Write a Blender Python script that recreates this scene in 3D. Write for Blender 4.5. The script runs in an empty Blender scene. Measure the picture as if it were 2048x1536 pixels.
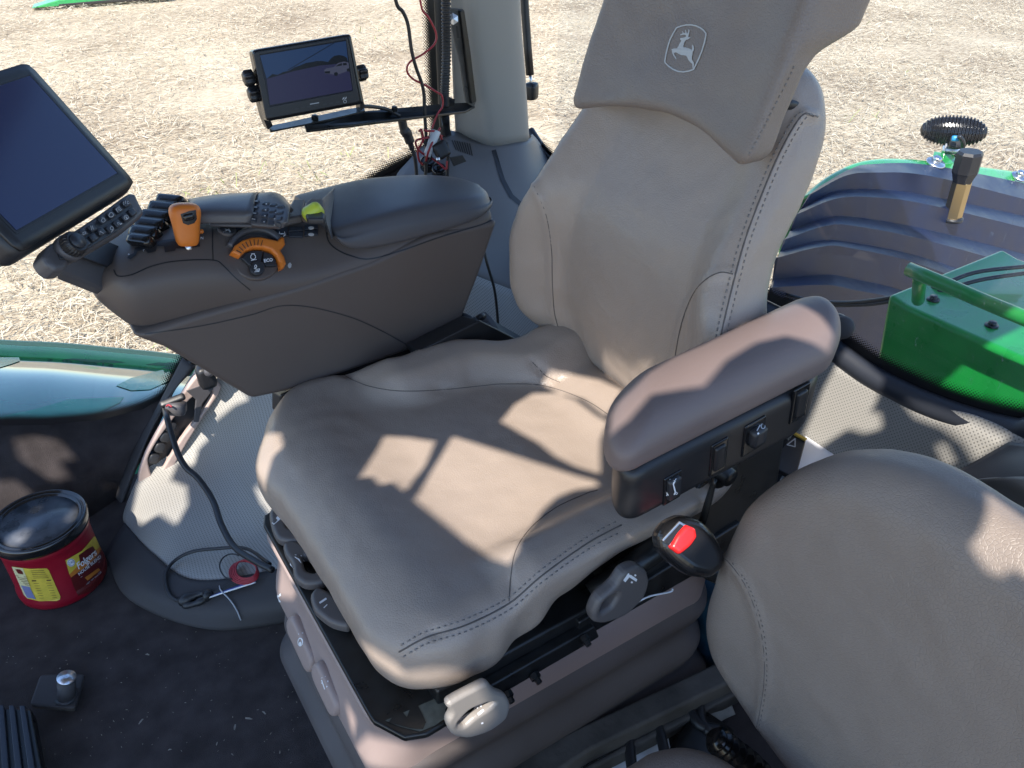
import bpy, bmesh, math, random
import numpy as np
from mathutils import Vector, Matrix, noise as mnoise
from mathutils.bvhtree import BVHTree
from mathutils.geometry import tessellate_polygon
random.seed(7); rng = np.random.default_rng(7)
SC = bpy.context.scene; COL = SC.collection
rad = math.radians
# ------------------------------------------------------------------ camera
# x = towards the back of the tractor, y = towards its right side, z = up (cab floor at z 0, field at z -1.9)
FPX = 1640.0; PITCH = rad(34.6); AZ = rad(32.7); CAM = Vector((0, 0, 1.2))
CF = Vector((math.cos(PITCH)*math.sin(AZ), math.cos(PITCH)*math.cos(AZ), -math.sin(PITCH)))
CR = Vector((math.cos(AZ), -math.sin(AZ), 0)); CU = CR.cross(CF)
cd = bpy.data.cameras.new('camera'); cam = bpy.data.objects.new('camera', cd); COL.objects.link(cam)
cd.sensor_width = 36; cd.lens = 36*FPX/2048; cd.clip_start = .02; cd.clip_end = 2000
M = Matrix.Identity(4)
for i in range(3): M[i][0], M[i][1], M[i][2], M[i][3] = CR[i], CU[i], -CF[i], CAM[i]
cam.matrix_world = M; SC.camera = cam
# ------------------------------------------------------------------ light
SUN = Vector((-.60, -.45, 1.0)).normalized()          # towards the sun
wd = bpy.data.worlds.new('World'); SC.world = wd; wd.use_nodes = True
sk = wd.node_tree.nodes.new('ShaderNodeTexSky'); sk.sky_type = 'NISHITA'; sk.sun_disc = False
sk.dust_density = .3; sk.ozone_density = 4.0; sk.sun_elevation = math.asin(SUN.z); sk.sun_rotation = math.atan2(SUN.x, SUN.y)
bg = wd.node_tree.nodes['Background']; bg.inputs[1].default_value = .15
wd.node_tree.links.new(sk.outputs[0], bg.inputs[0])
sl = bpy.data.lights.new('sun', 'SUN'); sl.energy = 4.0; sl.angle = rad(.5); sl.color = (1, .93, .84)
so = bpy.data.objects.new('sun', sl); COL.objects.link(so)
so.rotation_euler = SUN.to_track_quat('Z', 'Y').to_euler(); so.location = (0, 0, 6)
SC.view_settings.view_transform = 'Standard'; SC.view_settings.look = 'None'
SC.view_settings.exposure = 1.17; SC.view_settings.gamma = 1
# ------------------------------------------------------------------ helpers
def ray(u, v): return (CF + CR*((u-1024)/FPX) + CU*((768-v)/FPX))
def W(u, v, **k):
    d = ray(u, v); (a, val), = k.items()
    if a == 'd': return CAM + d*val
    i = 'xyz'.index(a); return CAM + d*((val-CAM[i])/d[i])
def WL(pts, **k): return [W(p[0], p[1], **k) for p in pts]
def V3(*a): return Vector(a)
def S(t):
    t = np.clip(t, 0, 1); return t*t*(3-2*t)
def lin(c): return tuple(((x/255)/12.92 if x/255 <= .04045 else ((x/255+.055)/1.055)**2.4) for x in c)
MATS = {}
def mat(name, col, rough=.5, metal=0, bs=0, bd=.1, bdist=.001, var=0, vs=8, coat=0, spec=.5, detail=3, bump2=None, tex='noise', sheen=0):
    m = bpy.data.materials.new(name); m.use_nodes = True; nt = m.node_tree; b = nt.nodes['Principled BSDF']
    N = nt.nodes.new; L = nt.links.new
    b.inputs['Base Color'].default_value = (*col, 1); b.inputs['Roughness'].default_value = rough
    b.inputs['Metallic'].default_value = metal; b.inputs['Coat Weight'].default_value = coat; b.inputs['Coat Roughness'].default_value = .08
    b.inputs['Specular IOR Level'].default_value = spec
    if sheen: b.inputs['Sheen Weight'].default_value = sheen
    tc = N('ShaderNodeTexCoord')
    if var:
        n = N('ShaderNodeTexNoise'); n.inputs['Scale'].default_value = vs; n.inputs['Detail'].default_value = 6; L(tc.outputs['Object'], n.inputs[0])
        mr = N('ShaderNodeMapRange'); mr.inputs[1].default_value = .3; mr.inputs[2].default_value = .7
        mr.inputs[3].default_value = 1-var; mr.inputs[4].default_value = 1+var; L(n.outputs[0], mr.inputs[0])
        hm = N('ShaderNodeVectorMath'); hm.operation = 'SCALE'; hm.inputs[0].default_value = col; L(mr.outputs[0], hm.inputs['Scale']); L(hm.outputs[0], b.inputs['Base Color'])
        r2 = N('ShaderNodeMapRange'); r2.inputs[1].default_value = .3; r2.inputs[2].default_value = .7
        r2.inputs[3].default_value = max(0, rough-.08); r2.inputs[4].default_value = min(1, rough+.08); L(n.outputs[0], r2.inputs[0]); L(r2.outputs[0], b.inputs['Roughness'])
    if bs:
        if tex == 'noise':
            n = N('ShaderNodeTexNoise'); n.inputs['Scale'].default_value = bs; n.inputs['Detail'].default_value = detail; o = n.outputs[0]
        else:
            n = N('ShaderNodeTexVoronoi'); n.feature = 'DISTANCE_TO_EDGE'; n.inputs['Scale'].default_value = bs
            mm = N('ShaderNodeMath'); mm.operation = 'MINIMUM'; L(n.outputs[0], mm.inputs[0]); mm.inputs[1].default_value = .12; o = mm.outputs[0]
        L(tc.outputs['Object'], n.inputs['Vector'])
        bp = N('ShaderNodeBump'); bp.inputs['Strength'].default_value = bd; bp.inputs['Distance'].default_value = bdist
        L(o, bp.inputs['Height']); L(bp.outputs[0], b.inputs['Normal'])
        if bump2:
            n2 = N('ShaderNodeTexNoise'); n2.inputs['Scale'].default_value = bump2[0]; n2.inputs['Detail'].default_value = 2; L(tc.outputs['Object'], n2.inputs[0])
            b2 = N('ShaderNodeBump'); b2.inputs['Strength'].default_value = bump2[1]; b2.inputs['Distance'].default_value = bump2[2]
            L(n2.outputs[0], b2.inputs['Height']); L(b2.outputs[0], bp.inputs['Normal'])
    MATS[name] = m; return m
LEATHER = mat('leather', (.318, .258, .214), .35, bs=300, bd=.8, bdist=.0016, var=.04, vs=4, tex='voronoi', bump2=(24, .28, .005))
LEATHER2 = mat('leather_grained', (.208, .170, .143), .44, bs=260, bd=1.0, bdist=.0018, var=.06, vs=5, tex='voronoi', bump2=(20, .4, .005))
HEADL = mat('leather_headrest', (.180, .147, .127), .36, bs=280, bd=.9, bdist=.0016, var=.05, vs=6, tex='voronoi', bump2=(22, .25, .004))
ARMP = mat('armrest_vinyl', (.155, .117, .108), .5, bs=700, bd=.25, bdist=.0006, var=.05, vs=7)
CONS = mat('console_plastic', (.095, .075, .066), .52, bs=900, bd=.3, bdist=.0005, var=.06, vs=5)
LIDM = mat('lid_plastic', (.075, .072, .078), .42, bs=700, bd=.4, bdist=.0006, var=.06, vs=6)
BLK = mat('black_plastic', (.014, .014, .016), .42, bs=500, bd=.15, bdist=.0004)
BLKG = mat('black_gloss', (.010, .010, .011), .18, bs=40, bd=.1, bdist=.001)
BLKM = mat('black_steel', (.012, .012, .012), .34, bs=60, bd=.15, bdist=.001, var=.5, vs=40)
KEY = mat('key_rubber', (.022, .023, .027), .45)
KEYB = mat('key_navy', (.026, .030, .040), .42)
ORG = mat('orange_plastic', (.62, .17, .02), .42, bs=700, bd=.3, bdist=.0005)
YEL = mat('yellow_green', (.52, .60, .06), .4)
WHT = mat('white_print', (.75, .76, .78), .5)
GPRT = mat('grey_print', (.38, .39, .41), .5)
SILV = mat('silver_print', (.42, .43, .43), .4, bs=900, bd=.3, bdist=.0003)
STIT = mat('thread', (.19, .17, .155), .7)
STI2 = mat('thread_dark', (.12, .105, .09), .7)
SEAM = mat('seam', (.10, .085, .075), .8)
LEV = mat('lever_grey', (.10, .09, .088), .45, bs=800, bd=.2, bdist=.0004)
LEVB = mat('lever_beige', (.26, .235, .21), .42, bs=800, bd=.2, bdist=.0004)
BELL = mat('bellows_plastic', (.31, .238, .215), .5, bs=600, bd=.25, bdist=.0006, var=.06, vs=6)
BELD = mat('bellows_rubber', (.095, .080, .076), .6, bs=400, bd=.3, bdist=.0006, var=.15, vs=9)
PILL = mat('pillar_plastic', (.27, .262, .242), .5, bs=600, bd=.3, bdist=.0006)
PILD = mat('base_plastic', (.14, .135, .135), .5, bs=600, bd=.3, bdist=.0006)
BEIGE = mat('trim_plastic', (.44, .34, .30), .5, bs=500, bd=.2, bdist=.0005)
CARPET = mat('floor_carpet', (.056, .048, .048), .95, bs=900, bd=.7, bdist=.003, var=.28, vs=22, spec=.1)
RUBM = mat('rubber_mat', (.045, .042, .043), .7, bs=300, bd=.3, bdist=.001, var=.2, vs=12)
STEEL = mat('zinc_steel', (.62, .63, .65), .3, metal=1, bs=50, bd=.1)
BRASS = mat('brass', (.50, .38, .20), .35, metal=1)
GREEN = mat('green_paint', (.010, .27, .045), .32, coat=.5, var=.14, vs=14)
GREENL = mat('green_rail', (.010, .24, .04), .35, coat=.4)
REDC = mat('red_can', (.26, .005, .018), .38, bs=60, bd=.15, bdist=.002, var=.1, vs=20)
REDB = mat('red_button', (.75, .02, .02), .25, coat=.5)
REDW = mat('red_wire', (.30, .02, .03), .4)
CABL = mat('black_cable', (.018, .018, .02), .45)
PAPER = mat('paper', (.78, .78, .80), .8)
BLUEM = mat('blue_plastic', (.01, .05, .09), .5)
CLOTH = mat('grey_cloth', (.22, .22, .20), .9, bs=150, bd=.5, bdist=.003, var=.3, vs=25)
DIRT = mat('dusty_steel', (.075, .068, .06), .7, bs=90, bd=.5, bdist=.002, var=.45, vs=18)

def mk(name, verts, faces, m, parent=None, smooth=True, uv=None):
    me = bpy.data.meshes.new(name); me.from_pydata([tuple(v) for v in verts], [], faces); me.update()
    if smooth: me.polygons.foreach_set('use_smooth', [True]*len(me.polygons))
    if m: me.materials.append(m)
    if uv is not None:
        l = me.uv_layers.new(name='UVMap'); vi = np.empty(len(me.loops), int); me.loops.foreach_get('vertex_index', vi)
        l.data.foreach_set('uv', np.array(uv, dtype=np.float32)[vi].ravel())
    return link(name, me, parent)
def link(name, me, parent=None):
    o = bpy.data.objects.new(name, me); COL.objects.link(o)
    if parent is not None: adopt(o, parent)
    return o
LOC = {}
def adopt(o, p):
    o.parent = p; o.matrix_parent_inverse = Matrix.Translation(-LOC.get(p.name, Vector((0, 0, 0))))
def thing(name, label, cat, loc, group=None):
    o = bpy.data.objects.new(name, None); COL.objects.link(o); o.location = loc; o.empty_display_size = .05
    LOC[o.name] = Vector(loc); o['label'] = label; o['category'] = cat
    if group: o['group'] = group
    return o
def tag(o, label, cat, group=None):
    o['label'] = label; o['category'] = cat
    if group: o['group'] = group
    return o
def struct(o): o['kind'] = 'structure'; return o
def bevel(o, w, seg=3, ang=40, wn=True):
    b = o.modifiers.new('bevel', 'BEVEL'); b.width = w; b.segments = seg; b.limit_method = 'ANGLE'; b.angle_limit = rad(ang)
    if wn:
        n = o.modifiers.new('wn', 'WEIGHTED_NORMAL'); n.keep_sharp = False
    return o
def subs(o, n=2):
    s = o.modifiers.new('sub', 'SUBSURF'); s.levels = n; s.render_levels = n; return o
def cr(pts, n):
    """Catmull-Rom through 3D points, n samples per span"""
    P = [Vector(p) for p in pts]; out = []
    for i in range(len(P)-1):
        a = P[i-1] if i else P[0]*2-P[1]; b = P[i]; c = P[i+1]; d = P[i+2] if i+2 < len(P) else P[-1]*2-P[-2]
        for k in range(n):
            t = k/n; out.append(.5*((2*b)+(c-a)*t+(2*a-5*b+4*c-d)*t*t+(3*b-a-3*c+d)*t**3))
    out.append(P[-1].copy()); return out
def frames(path):
    T = [(path[min(i+1, len(path)-1)]-path[max(i-1, 0)]).normalized() for i in range(len(path))]
    up = Vector((0, 0, 1)) if abs(T[0].z) < .9 else Vector((1, 0, 0)); n = (up-T[0]*up.dot(T[0])).normalized(); F = []
    for t in T:
        n = (n-t*n.dot(t)); n = n.normalized() if n.length > 1e-6 else Vector((1, 0, 0)); F.append((n, t.cross(n)))
    return T, F
def tubegeo(path, r, sides=10, ellipse=1):
    T, F = frames(path); V = []; Fc = []
    for i, p in enumerate(path):
        rr = r(i/(len(path)-1), i) if callable(r) else r
        for k in range(sides):
            a = 2*math.pi*k/sides; V.append(p+F[i][0]*math.cos(a)*rr+F[i][1]*math.sin(a)*rr*ellipse)
    for i in range(len(path)-1):
        for k in range(sides):
            a = i*sides+k; b = i*sides+(k+1) % sides; Fc.append((a, b, b+sides, a+sides))
    Fc.append(tuple(range(sides-1, -1, -1))); Fc.append(tuple(range((len(path)-1)*sides, len(path)*sides)))
    return V, Fc
def join(parts):
    V = []; F = []
    for v, f in parts:
        o = len(V); V += list(v); F += [tuple(i+o for i in q) for q in f]
    return V, F
def tube(name, pts, r, m, parent=None, n=6, sides=10, smooth=True, ellipse=1):
    path = cr(pts, n) if n > 1 else [Vector(p) for p in pts]
    V, F = tubegeo(path, r, sides, ellipse); return mk(name, V, F, m, parent, smooth)
def lathe(prof, mtx, n=48):
    V = []; F = []
    for r, z in prof:
        for k in range(n):
            a = 2*math.pi*k/n; V.append(mtx @ Vector((r*math.cos(a), r*math.sin(a), z)))
    for i in range(len(prof)-1):
        for k in range(n):
            a = i*n+k; b = i*n+(k+1) % n; F.append((a, b, b+n, a+n))
    F.append(tuple(range(n-1, -1, -1))); F.append(tuple(range((len(prof)-1)*n, len(prof)*n))); return V, F
def frame(o, z, x=None):
    z = Vector(z).normalized(); x = Vector(x) if x is not None else (Vector((0, 0, 1)) if abs(z.z) < .9 else Vector((1, 0, 0)))
    x = (x-z*x.dot(z)).normalized(); y = z.cross(x); m = Matrix.Identity(4)
    for i in range(3): m[i][0], m[i][1], m[i][2], m[i][3] = x[i], y[i], z[i], o[i]
    return m
def rbox(L, R, r, step, warp=None):
    """rounded slab: lengths L, plan corner radius R, edge radius r; warp maps (n,3) array"""
    L = np.array(L, float); idx = {}; V = []; F = []
    ns = [max(2, int(round(l/step))) for l in L]
    def vid(i, j, k):
        key = (i, j, k)
        if key not in idx: idx[key] = len(V); V.append((L[0]*i/ns[0], L[1]*j/ns[1], L[2]*k/ns[2]))
        return idx[key]
    for k, fl in ((0, 1), (ns[2], 0)):
        for i in range(ns[0]):
            for j in range(ns[1]):
                q = (vid(i, j, k), vid(i+1, j, k), vid(i+1, j+1, k), vid(i, j+1, k)); F.append(q[::-1] if fl else q)
    for j, fl in ((0, 0), (ns[1], 1)):
        for i in range(ns[0]):
            for k in range(ns[2]):
                q = (vid(i, j, k), vid(i+1, j, k), vid(i+1, j, k+1), vid(i, j, k+1)); F.append(q[::-1] if fl else q)
    for i, fl in ((0, 1), (ns[0], 0)):
        for j in range(ns[1]):
            for k in range(ns[2]):
                q = (vid(i, j, k), vid(i, j+1, k), vid(i, j+1, k+1), vid(i, j, k+1)); F.append(q[::-1] if fl else q)
    P = np.array(V); q = P.copy(); q[:, 0] = np.clip(P[:, 0], R, L[0]-R); q[:, 1] = np.clip(P[:, 1], R, L[1]-R)
    v = P[:, :2]-q[:, :2]; mx = np.abs(v).max(1); ln = np.linalg.norm(v, axis=1)+1e-12
    d = v/ln[:, None]; rho = mx
    e = np.maximum(rho-(R-r), 0); zi = np.clip(P[:, 2], r, L[2]-r); ez = P[:, 2]-zi
    m2 = np.maximum(e, np.abs(ez)); l2 = np.sqrt(e*e+ez*ez)+1e-12
    e2 = e*m2/l2; ez2 = ez*m2/l2
    rho2 = np.minimum(rho, R-r)+e2
    out = np.empty_like(P); out[:, :2] = q[:, :2]+d*rho2[:, None]; out[:, 2] = zi+ez2
    if warp is not None: out = warp(out)
    return out, F
def slab(name, mtx, L, R, r, m, parent=None, step=None, warp=None):
    """rounded slab centred on mtx origin"""
    step = step or max(min(L)/3, max(L)/30)
    V, F = rbox(L, min(R, min(L[:2])/2*.999), min(r, L[2]/2*.999, R), step, warp)
    V = V-np.array(L)/2
    return mk(name, [mtx @ Vector(v) for v in V], F, m, parent)
def slabgeo(mtx, L, R, r, step=None):
    step = step or max(min(L)/3, max(L)/20)
    V, F = rbox(L, min(R, min(L[:2])/2*.999), min(r, L[2]/2*.999, R), step); V = V-np.array(L)/2
    return [mtx @ Vector(v) for v in V], F
def prism(name, poly, vec, m, parent=None, bev=0, seg=3, smooth=True):
    n = len(poly); vec = Vector(vec); V = [Vector(p) for p in poly]+[Vector(p)+vec for p in poly]
    F = [tuple(range(n-1, -1, -1)), tuple(range(n, 2*n))]+[(i, (i+1) % n, n+(i+1) % n, n+i) for i in range(n)]
    nrm = sum(((V[i]-V[0]).cross(V[(i+1) % n]-V[0]) for i in range(n)), Vector())
    if nrm.dot(vec) < 0: F = [f[::-1] for f in F]
    o = mk(name, V, F, m, parent, smooth)
    if bev: bevel(o, bev, seg)
    elif smooth: o.data.polygons.foreach_set('use_smooth', [False]*len(o.data.polygons))
    return o
def rnd(poly, k=3, f=.25):
    """round corners of a polygon"""
    P = [Vector(p) for p in poly]; out = []
    for i in range(len(P)):
        a, b, c = P[i-1], P[i], P[(i+1) % len(P)]; p0 = b+(a-b)*f; p1 = b+(c-b)*f
        for j in range(k+1):
            t = j/k; out.append(p0*(1-t)**2+b*2*t*(1-t)+p1*t*t)
    return out
def plate(name, outer, holes, thick, m, parent=None, bev=.002, nrm=None, seg=3):
    """flat 3D outlines (coplanar) -> rounded plate with holes"""
    o = sum(outer, Vector())/len(outer)
    n = Vector()
    for i in range(len(outer)): n += (outer[i]-o).cross(outer[(i+1) % len(outer)]-o)
    mt = frame(o, nrm if nrm is not None else n); inv = mt.inverted()
    cu = bpy.data.curves.new(name, 'CURVE'); cu.dimensions = '2D'; cu.fill_mode = 'BOTH'; cu.extrude = max(thick/2-bev, .00005)
    cu.bevel_depth = bev; cu.bevel_resolution = seg; cu.offset = -bev
    for ring in [outer]+list(holes):
        s = cu.splines.new('POLY'); s.points.add(len(ring)-1); s.use_cyclic_u = True
        for i, p in enumerate(ring):
            q = inv @ p; s.points[i].co = (q.x, q.y, 0, 1)
    t = bpy.data.objects.new('t', cu); me = bpy.data.meshes.new_from_object(t); bpy.data.objects.remove(t)
    me.transform(mt); me.name = name; me.materials.clear(); me.materials.append(m)
    me.polygons.foreach_set('use_smooth', [False]*len(me.polygons))
    ob = link(name, me, parent)
    return ob
def gridsurf(name, rows, m, parent=None, nu=6, nv=6, thick=0, fn=None, smooth=True, flip=False):
    R1 = [cr(r, nu) for r in rows]; cols = list(zip(*R1)); C2 = [cr(c, nv) for c in cols]; G = list(zip(*C2))
    nr, nc = len(G), len(G[0]); V = [G[i][j] for i in range(nr) for j in range(nc)]
    if fn: V = [fn(V[i*nc+j], i/(nr-1), j/(nc-1)) for i in range(nr) for j in range(nc)]
    uv = np.zeros((nr*nc, 2))
    for i in range(nr):
        for j in range(nc):
            if j: uv[i*nc+j, 0] = uv[i*nc+j-1, 0]+(Vector(V[i*nc+j])-Vector(V[i*nc+j-1])).length
    mid = nc//2
    for i in range(1, nr):
        d = (Vector(V[i*nc+mid])-Vector(V[(i-1)*nc+mid])).length; uv[i*nc:(i+1)*nc, 1] = uv[(i-1)*nc, 1]+d
    F = [(i*nc+j, i*nc+j+1, (i+1)*nc+j+1, (i+1)*nc+j) for i in range(nr-1) for j in range(nc-1)]
    if flip: F = [f[::-1] for f in F]
    o = mk(name, V, F, m, parent, smooth, uv)
    if thick:
        s = o.modifiers.new('sol', 'SOLIDIFY'); s.thickness = thick; s.offset = -1
    return o
_bv = {}
def bvh(o):
    if o.name not in _bv:
        if o.modifiers:
            bpy.context.view_layer.update(); dg = bpy.context.evaluated_depsgraph_get(); e = o.evaluated_get(dg); me = e.to_mesh()
        else: me = o.data
        _bv[o.name] = BVHTree.FromPolygons([v.co.copy() for v in me.vertices], [tuple(p.vertices) for p in me.polygons])
    return _bv[o.name]
def hit(u, v, objs, off=0., pull=0.):
    """the point of the built surface seen at (u, v), with its normal"""
    d = ray(u, v).normalized(); best = None
    for o in (objs if isinstance(objs, (list, tuple)) else [objs]):
        l, n, i, t = bvh(o).ray_cast(CAM, d)
        if l is not None and (best is None or t < best[2]): best = (l, n, t)
    if best is None: return None, None
    l, n, t = best
    if n.dot(d) > 0: n = -n
    return l+n*off-d*pull, n
def hits(pts, objs, off=0.):
    out = []
    for p in pts:
        q, n = hit(p[0], p[1], objs, off)
        if q is not None: out.append(q)
    return out
def decalgeo(polys, objs, off=.0006, dense=0):
    V = []; F = []
    for poly in polys:
        if dense:
            pp = []
            for i in range(len(poly)):
                a = poly[i]; b = poly[(i+1) % len(poly)]; k = max(1, int(math.dist(a, b)/dense))
                pp += [(a[0]+(b[0]-a[0])*j/k, a[1]+(b[1]-a[1])*j/k) for j in range(k)]
            poly = pp
        q = []; mx_ = sum(p[0] for p in poly)/len(poly); my_ = sum(p[1] for p in poly)/len(poly)
        for p in poly:
            for k in range(10):
                h_ = hit(p[0]+(mx_-p[0])*k*.08, p[1]+(my_-p[1])*k*.08, objs, off)[0]
                if h_ is not None: break
            q.append(h_)
        if any(x is None for x in q): continue
        tr = tessellate_polygon([[Vector((p[0], p[1], 0)) for p in poly]]); b = len(V); V += q; F += [tuple(b+i for i in t) for t in tr]
    return V, F
def decal(name, polys, objs, m, parent, off=.0006, dense=0):
    V, F = decalgeo(polys, objs, off, dense)
    if not V: print('EMPTY DECAL', name); return None
    return mk(name, V, F, m, parent, False)
def arc(c, r, a0, a1, n, r2=None):
    return [(c[0]+r*math.cos(rad(a0+(a1-a0)*i/n)), c[1]+(r2 or r)*math.sin(rad(a0+(a1-a0)*i/n))) for i in range(n+1)]
def stroke(pts, w, closed=False):
    """poly-line in pixels -> list of quads of width w"""
    out = []; n = len(pts)
    for i in range(n if closed else n-1):
        a = Vector(pts[i]); b = Vector(pts[(i+1) % n]); d = (b-a)
        if d.length < 1e-6: continue
        d.normalize(); p = Vector((-d.y, d.x))*w/2; e = d*w*.3
        out.append([tuple(a-e+p), tuple(b+e+p), tuple(b+e-p), tuple(a-e-p)])
    return out
def textpolys(s, size, shear=0., bold=0., spacing=1.):
    cu = bpy.data.curves.new('t', 'FONT'); cu.body = s; cu.size = size; cu.resolution_u = 2; cu.shear = shear; cu.offset = bold; cu.space_character = spacing
    cu.align_x = 'CENTER'; cu.align_y = 'CENTER'
    t = bpy.data.objects.new('t', cu); me = bpy.data.meshes.new_from_object(t); bpy.data.objects.remove(t)
    return [tuple(v.co) for v in me.vertices], [tuple(p.vertices) for p in me.polygons]
def textpx(name, s, c, size, ang, objs, m, parent, off=.0007, shear=0, bold=0, spacing=1., skew=0):
    """text lying on a built surface; c pixel centre, size in pixels, ang degrees clockwise"""
    V, F = textpolys(s, size, shear, bold, spacing); ca, sa = math.cos(rad(ang)), math.sin(rad(ang))
    cb, sb = math.cos(rad(ang+skew)), math.sin(rad(ang+skew)); out = []
    for x, y, _ in V:
        u = c[0]+x*ca+y*sb; v = c[1]+x*sa-y*cb; q, n = hit(u, v, objs, off)
        if q is None: print('TEXT MISS', s); return None
        out.append(q)
    return mk(name, out, F, m, parent, False)
def decalfill(name, poly, objs, m, parent, off=.0008, dense=5):
    """filled shape that follows a curved surface: triangles split in picture space before they are laid on it"""
    tr = [tuple((poly[i][0], poly[i][1]) for i in t) for t in tessellate_polygon([[Vector((p[0], p[1], 0)) for p in poly]])]; out = []
    while tr:
        t = tr.pop(); L = [math.dist(t[i], t[(i+1) % 3]) for i in range(3)]; k = L.index(max(L))
        if L[k] > dense:
            a, b, c = t[k], t[(k+1) % 3], t[(k+2) % 3]; m_ = ((a[0]+b[0])/2, (a[1]+b[1])/2); tr += [(a, m_, c), (m_, b, c)]
        else: out.append(t)
    idx = {}; V = []; F = []
    for t in out:
        f = []
        for p in t:
            k = (round(p[0], 3), round(p[1], 3))
            if k not in idx:
                h_, _ = hit(p[0], p[1], objs, off)
                idx[k] = None if h_ is None else len(V)
                if h_ is not None: V.append(h_)
            f.append(idx[k])
        if None not in f: F.append(tuple(f))
    if not F: print('EMPTY FILL', name); return None
    return mk(name, V, F, m, parent, False)
def seamline(name, pts, objs, parent, r=.0011, m=None, off=-.0002, n=10):
    P = [hit(q.x, q.y, objs, off)[0] for q in cr([(a, b, 0) for a, b in pts], n)]; P = [p for p in P if p is not None]
    V, F = tubegeo(P, r, 6); return mk(name, V, F, m or SEAM, parent)
def stitches(name, pts, objs, parent, m=None, L=7., gap=4., w=.0009, off=.0003):
    """row of thread stitches along a pixel poly-line on a built surface"""
    path = cr([(p[0], p[1], 0) for p in pts], 12); P = []; acc = 0; q, _ = hit(path[0].x, path[0].y, objs, off)
    for i in range(1, len(path)):
        a, b = path[i-1], path[i]; k = max(1, int((b-a).length/1.5))
        for j in range(k): P.append(a+(b-a)*j/k)
    parts = []; d = 0; seg = []; on = True
    for i in range(1, len(P)):
        d += (P[i]-P[i-1]).length
        if on:
            h, n = hit(P[i].x, P[i].y, objs, off)
            if h is not None: seg.append(h)
            if d > L:
                if len(seg) > 2: parts.append(tubegeo([seg[0], seg[len(seg)//2], seg[-1]], w, 5))
                on = False; d = 0; seg = []
        elif d > gap: on = True; d = 0
    if parts:
        V, F = join(parts); return mk(name, V, F, m or STIT, parent)
def groove(V, path, width, depth, dirn=None, N=None):
    """press a seam into a vertex array along a 3D path"""
    P = np.array([tuple(p) for p in path]); best = np.full(len(V), 1e9)
    for a, b in zip(P[:-1], P[1:]):
        ab = b-a; t = np.clip(((V-a) @ ab)/(ab @ ab+1e-12), 0, 1); d = np.linalg.norm(V-(a+t[:, None]*ab), axis=1); best = np.minimum(best, d)
    k = depth*np.exp(-(best/width)**2)
    return V-N*k[:, None]
def vnormals(V, F):
    V = np.asarray(V); N = np.zeros_like(V); Fq = np.array([f for f in F if len(f) == 4])
    n = np.cross(V[Fq[:, 2]]-V[Fq[:, 0]], V[Fq[:, 3]]-V[Fq[:, 1]])
    for k in range(4): np.add.at(N, Fq[:, k], n)
    return N/(np.linalg.norm(N, axis=1)[:, None]+1e-12)
def wrinkle(V, N, amp, sc, seed=0):
    d = np.array([mnoise.noise(Vector(v)*sc+Vector((seed, 0, 0))) for v in V]); return V+N*(amp*d)[:, None]
#@@SETTING
# ------------------------------------------------------------------ field
def field_material():
    m = bpy.data.materials.new('straw_soil'); m.use_nodes = True; nt = m.node_tree; b = nt.nodes['Principled BSDF']; N = nt.nodes.new; L = nt.links.new
    b.inputs['Roughness'].default_value = .9; b.inputs['Specular IOR Level'].default_value = .15
    tc = N('ShaderNodeTexCoord'); big = N('ShaderNodeTexNoise'); big.inputs['Scale'].default_value = .45; big.inputs['Detail'].default_value = 5; L(tc.outputs['Object'], big.inputs[0])
    fib = []
    for rot, sc in ((20, (6, 45, 1)), (110, (7, 40, 1)), (65, (9, 60, 1))):
        mp = N('ShaderNodeMapping'); mp.inputs['Rotation'].default_value = (0, 0, rad(rot)); mp.inputs['Scale'].default_value = sc
        n = N('ShaderNodeTexNoise'); n.inputs['Scale'].default_value = 1; n.inputs['Detail'].default_value = 3; n.inputs['Distortion'].default_value = .8
        L(tc.outputs['Object'], mp.inputs[0]); L(mp.outputs[0], n.inputs[0]); fib.append(n)
    m1 = N('ShaderNodeMath'); m1.operation = 'MAXIMUM'; L(fib[0].outputs[0], m1.inputs[0]); L(fib[1].outputs[0], m1.inputs[1])
    m2 = N('ShaderNodeMath'); m2.operation = 'MAXIMUM'; L(m1.outputs[0], m2.inputs[0]); L(fib[2].outputs[0], m2.inputs[1])
    m3 = N('ShaderNodeMath'); m3.operation = 'MULTIPLY_ADD'; L(big.outputs[0], m3.inputs[0]); m3.inputs[1].default_value = .45; m3.inputs[2].default_value = -.23
    m4 = N('ShaderNodeMath'); m4.operation = 'ADD'; L(m2.outputs[0], m4.inputs[0]); L(m3.outputs[0], m4.inputs[1])
    cr_ = N('ShaderNodeValToRGB'); e = cr_.color_ramp.elements
    e[0].position = .42; e[0].color = (.20, .150, .10, 1); e[1].position = .68; e[1].color = (.56, .485, .35, 1)
    k = e.new(.56); k.color = (.43, .355, .25, 1)
    L(m4.outputs[0], cr_.inputs[0]); L(cr_.outputs[0], b.inputs['Base Color'])
    bp = N('ShaderNodeBump'); bp.inputs['Strength'].default_value = .8; bp.inputs['Distance'].default_value = .03; L(m4.outputs[0], bp.inputs['Height']); L(bp.outputs[0], b.inputs['Normal'])
    return m
g = 400.; n = 120; vs = []; fs = []
xs = np.sign(np.linspace(-1, 1, n+1))*np.abs(np.linspace(-1, 1, n+1))**3*g
for j in range(n+1):
    for i in range(n+1):
        x, y = xs[i]+5, xs[j]+8; vs.append((x, y, -1.93+.05*mnoise.noise(Vector((x*.35, y*.35, 0)))+.02*mnoise.noise(Vector((x*1.7, y*1.7, 4)))))
for j in range(n):
    for i in range(n): a = j*(n+1)+i; fs.append((a, a+1, a+n+2, a+n+1))
struct(mk('ground', vs, fs, field_material()))
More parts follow.
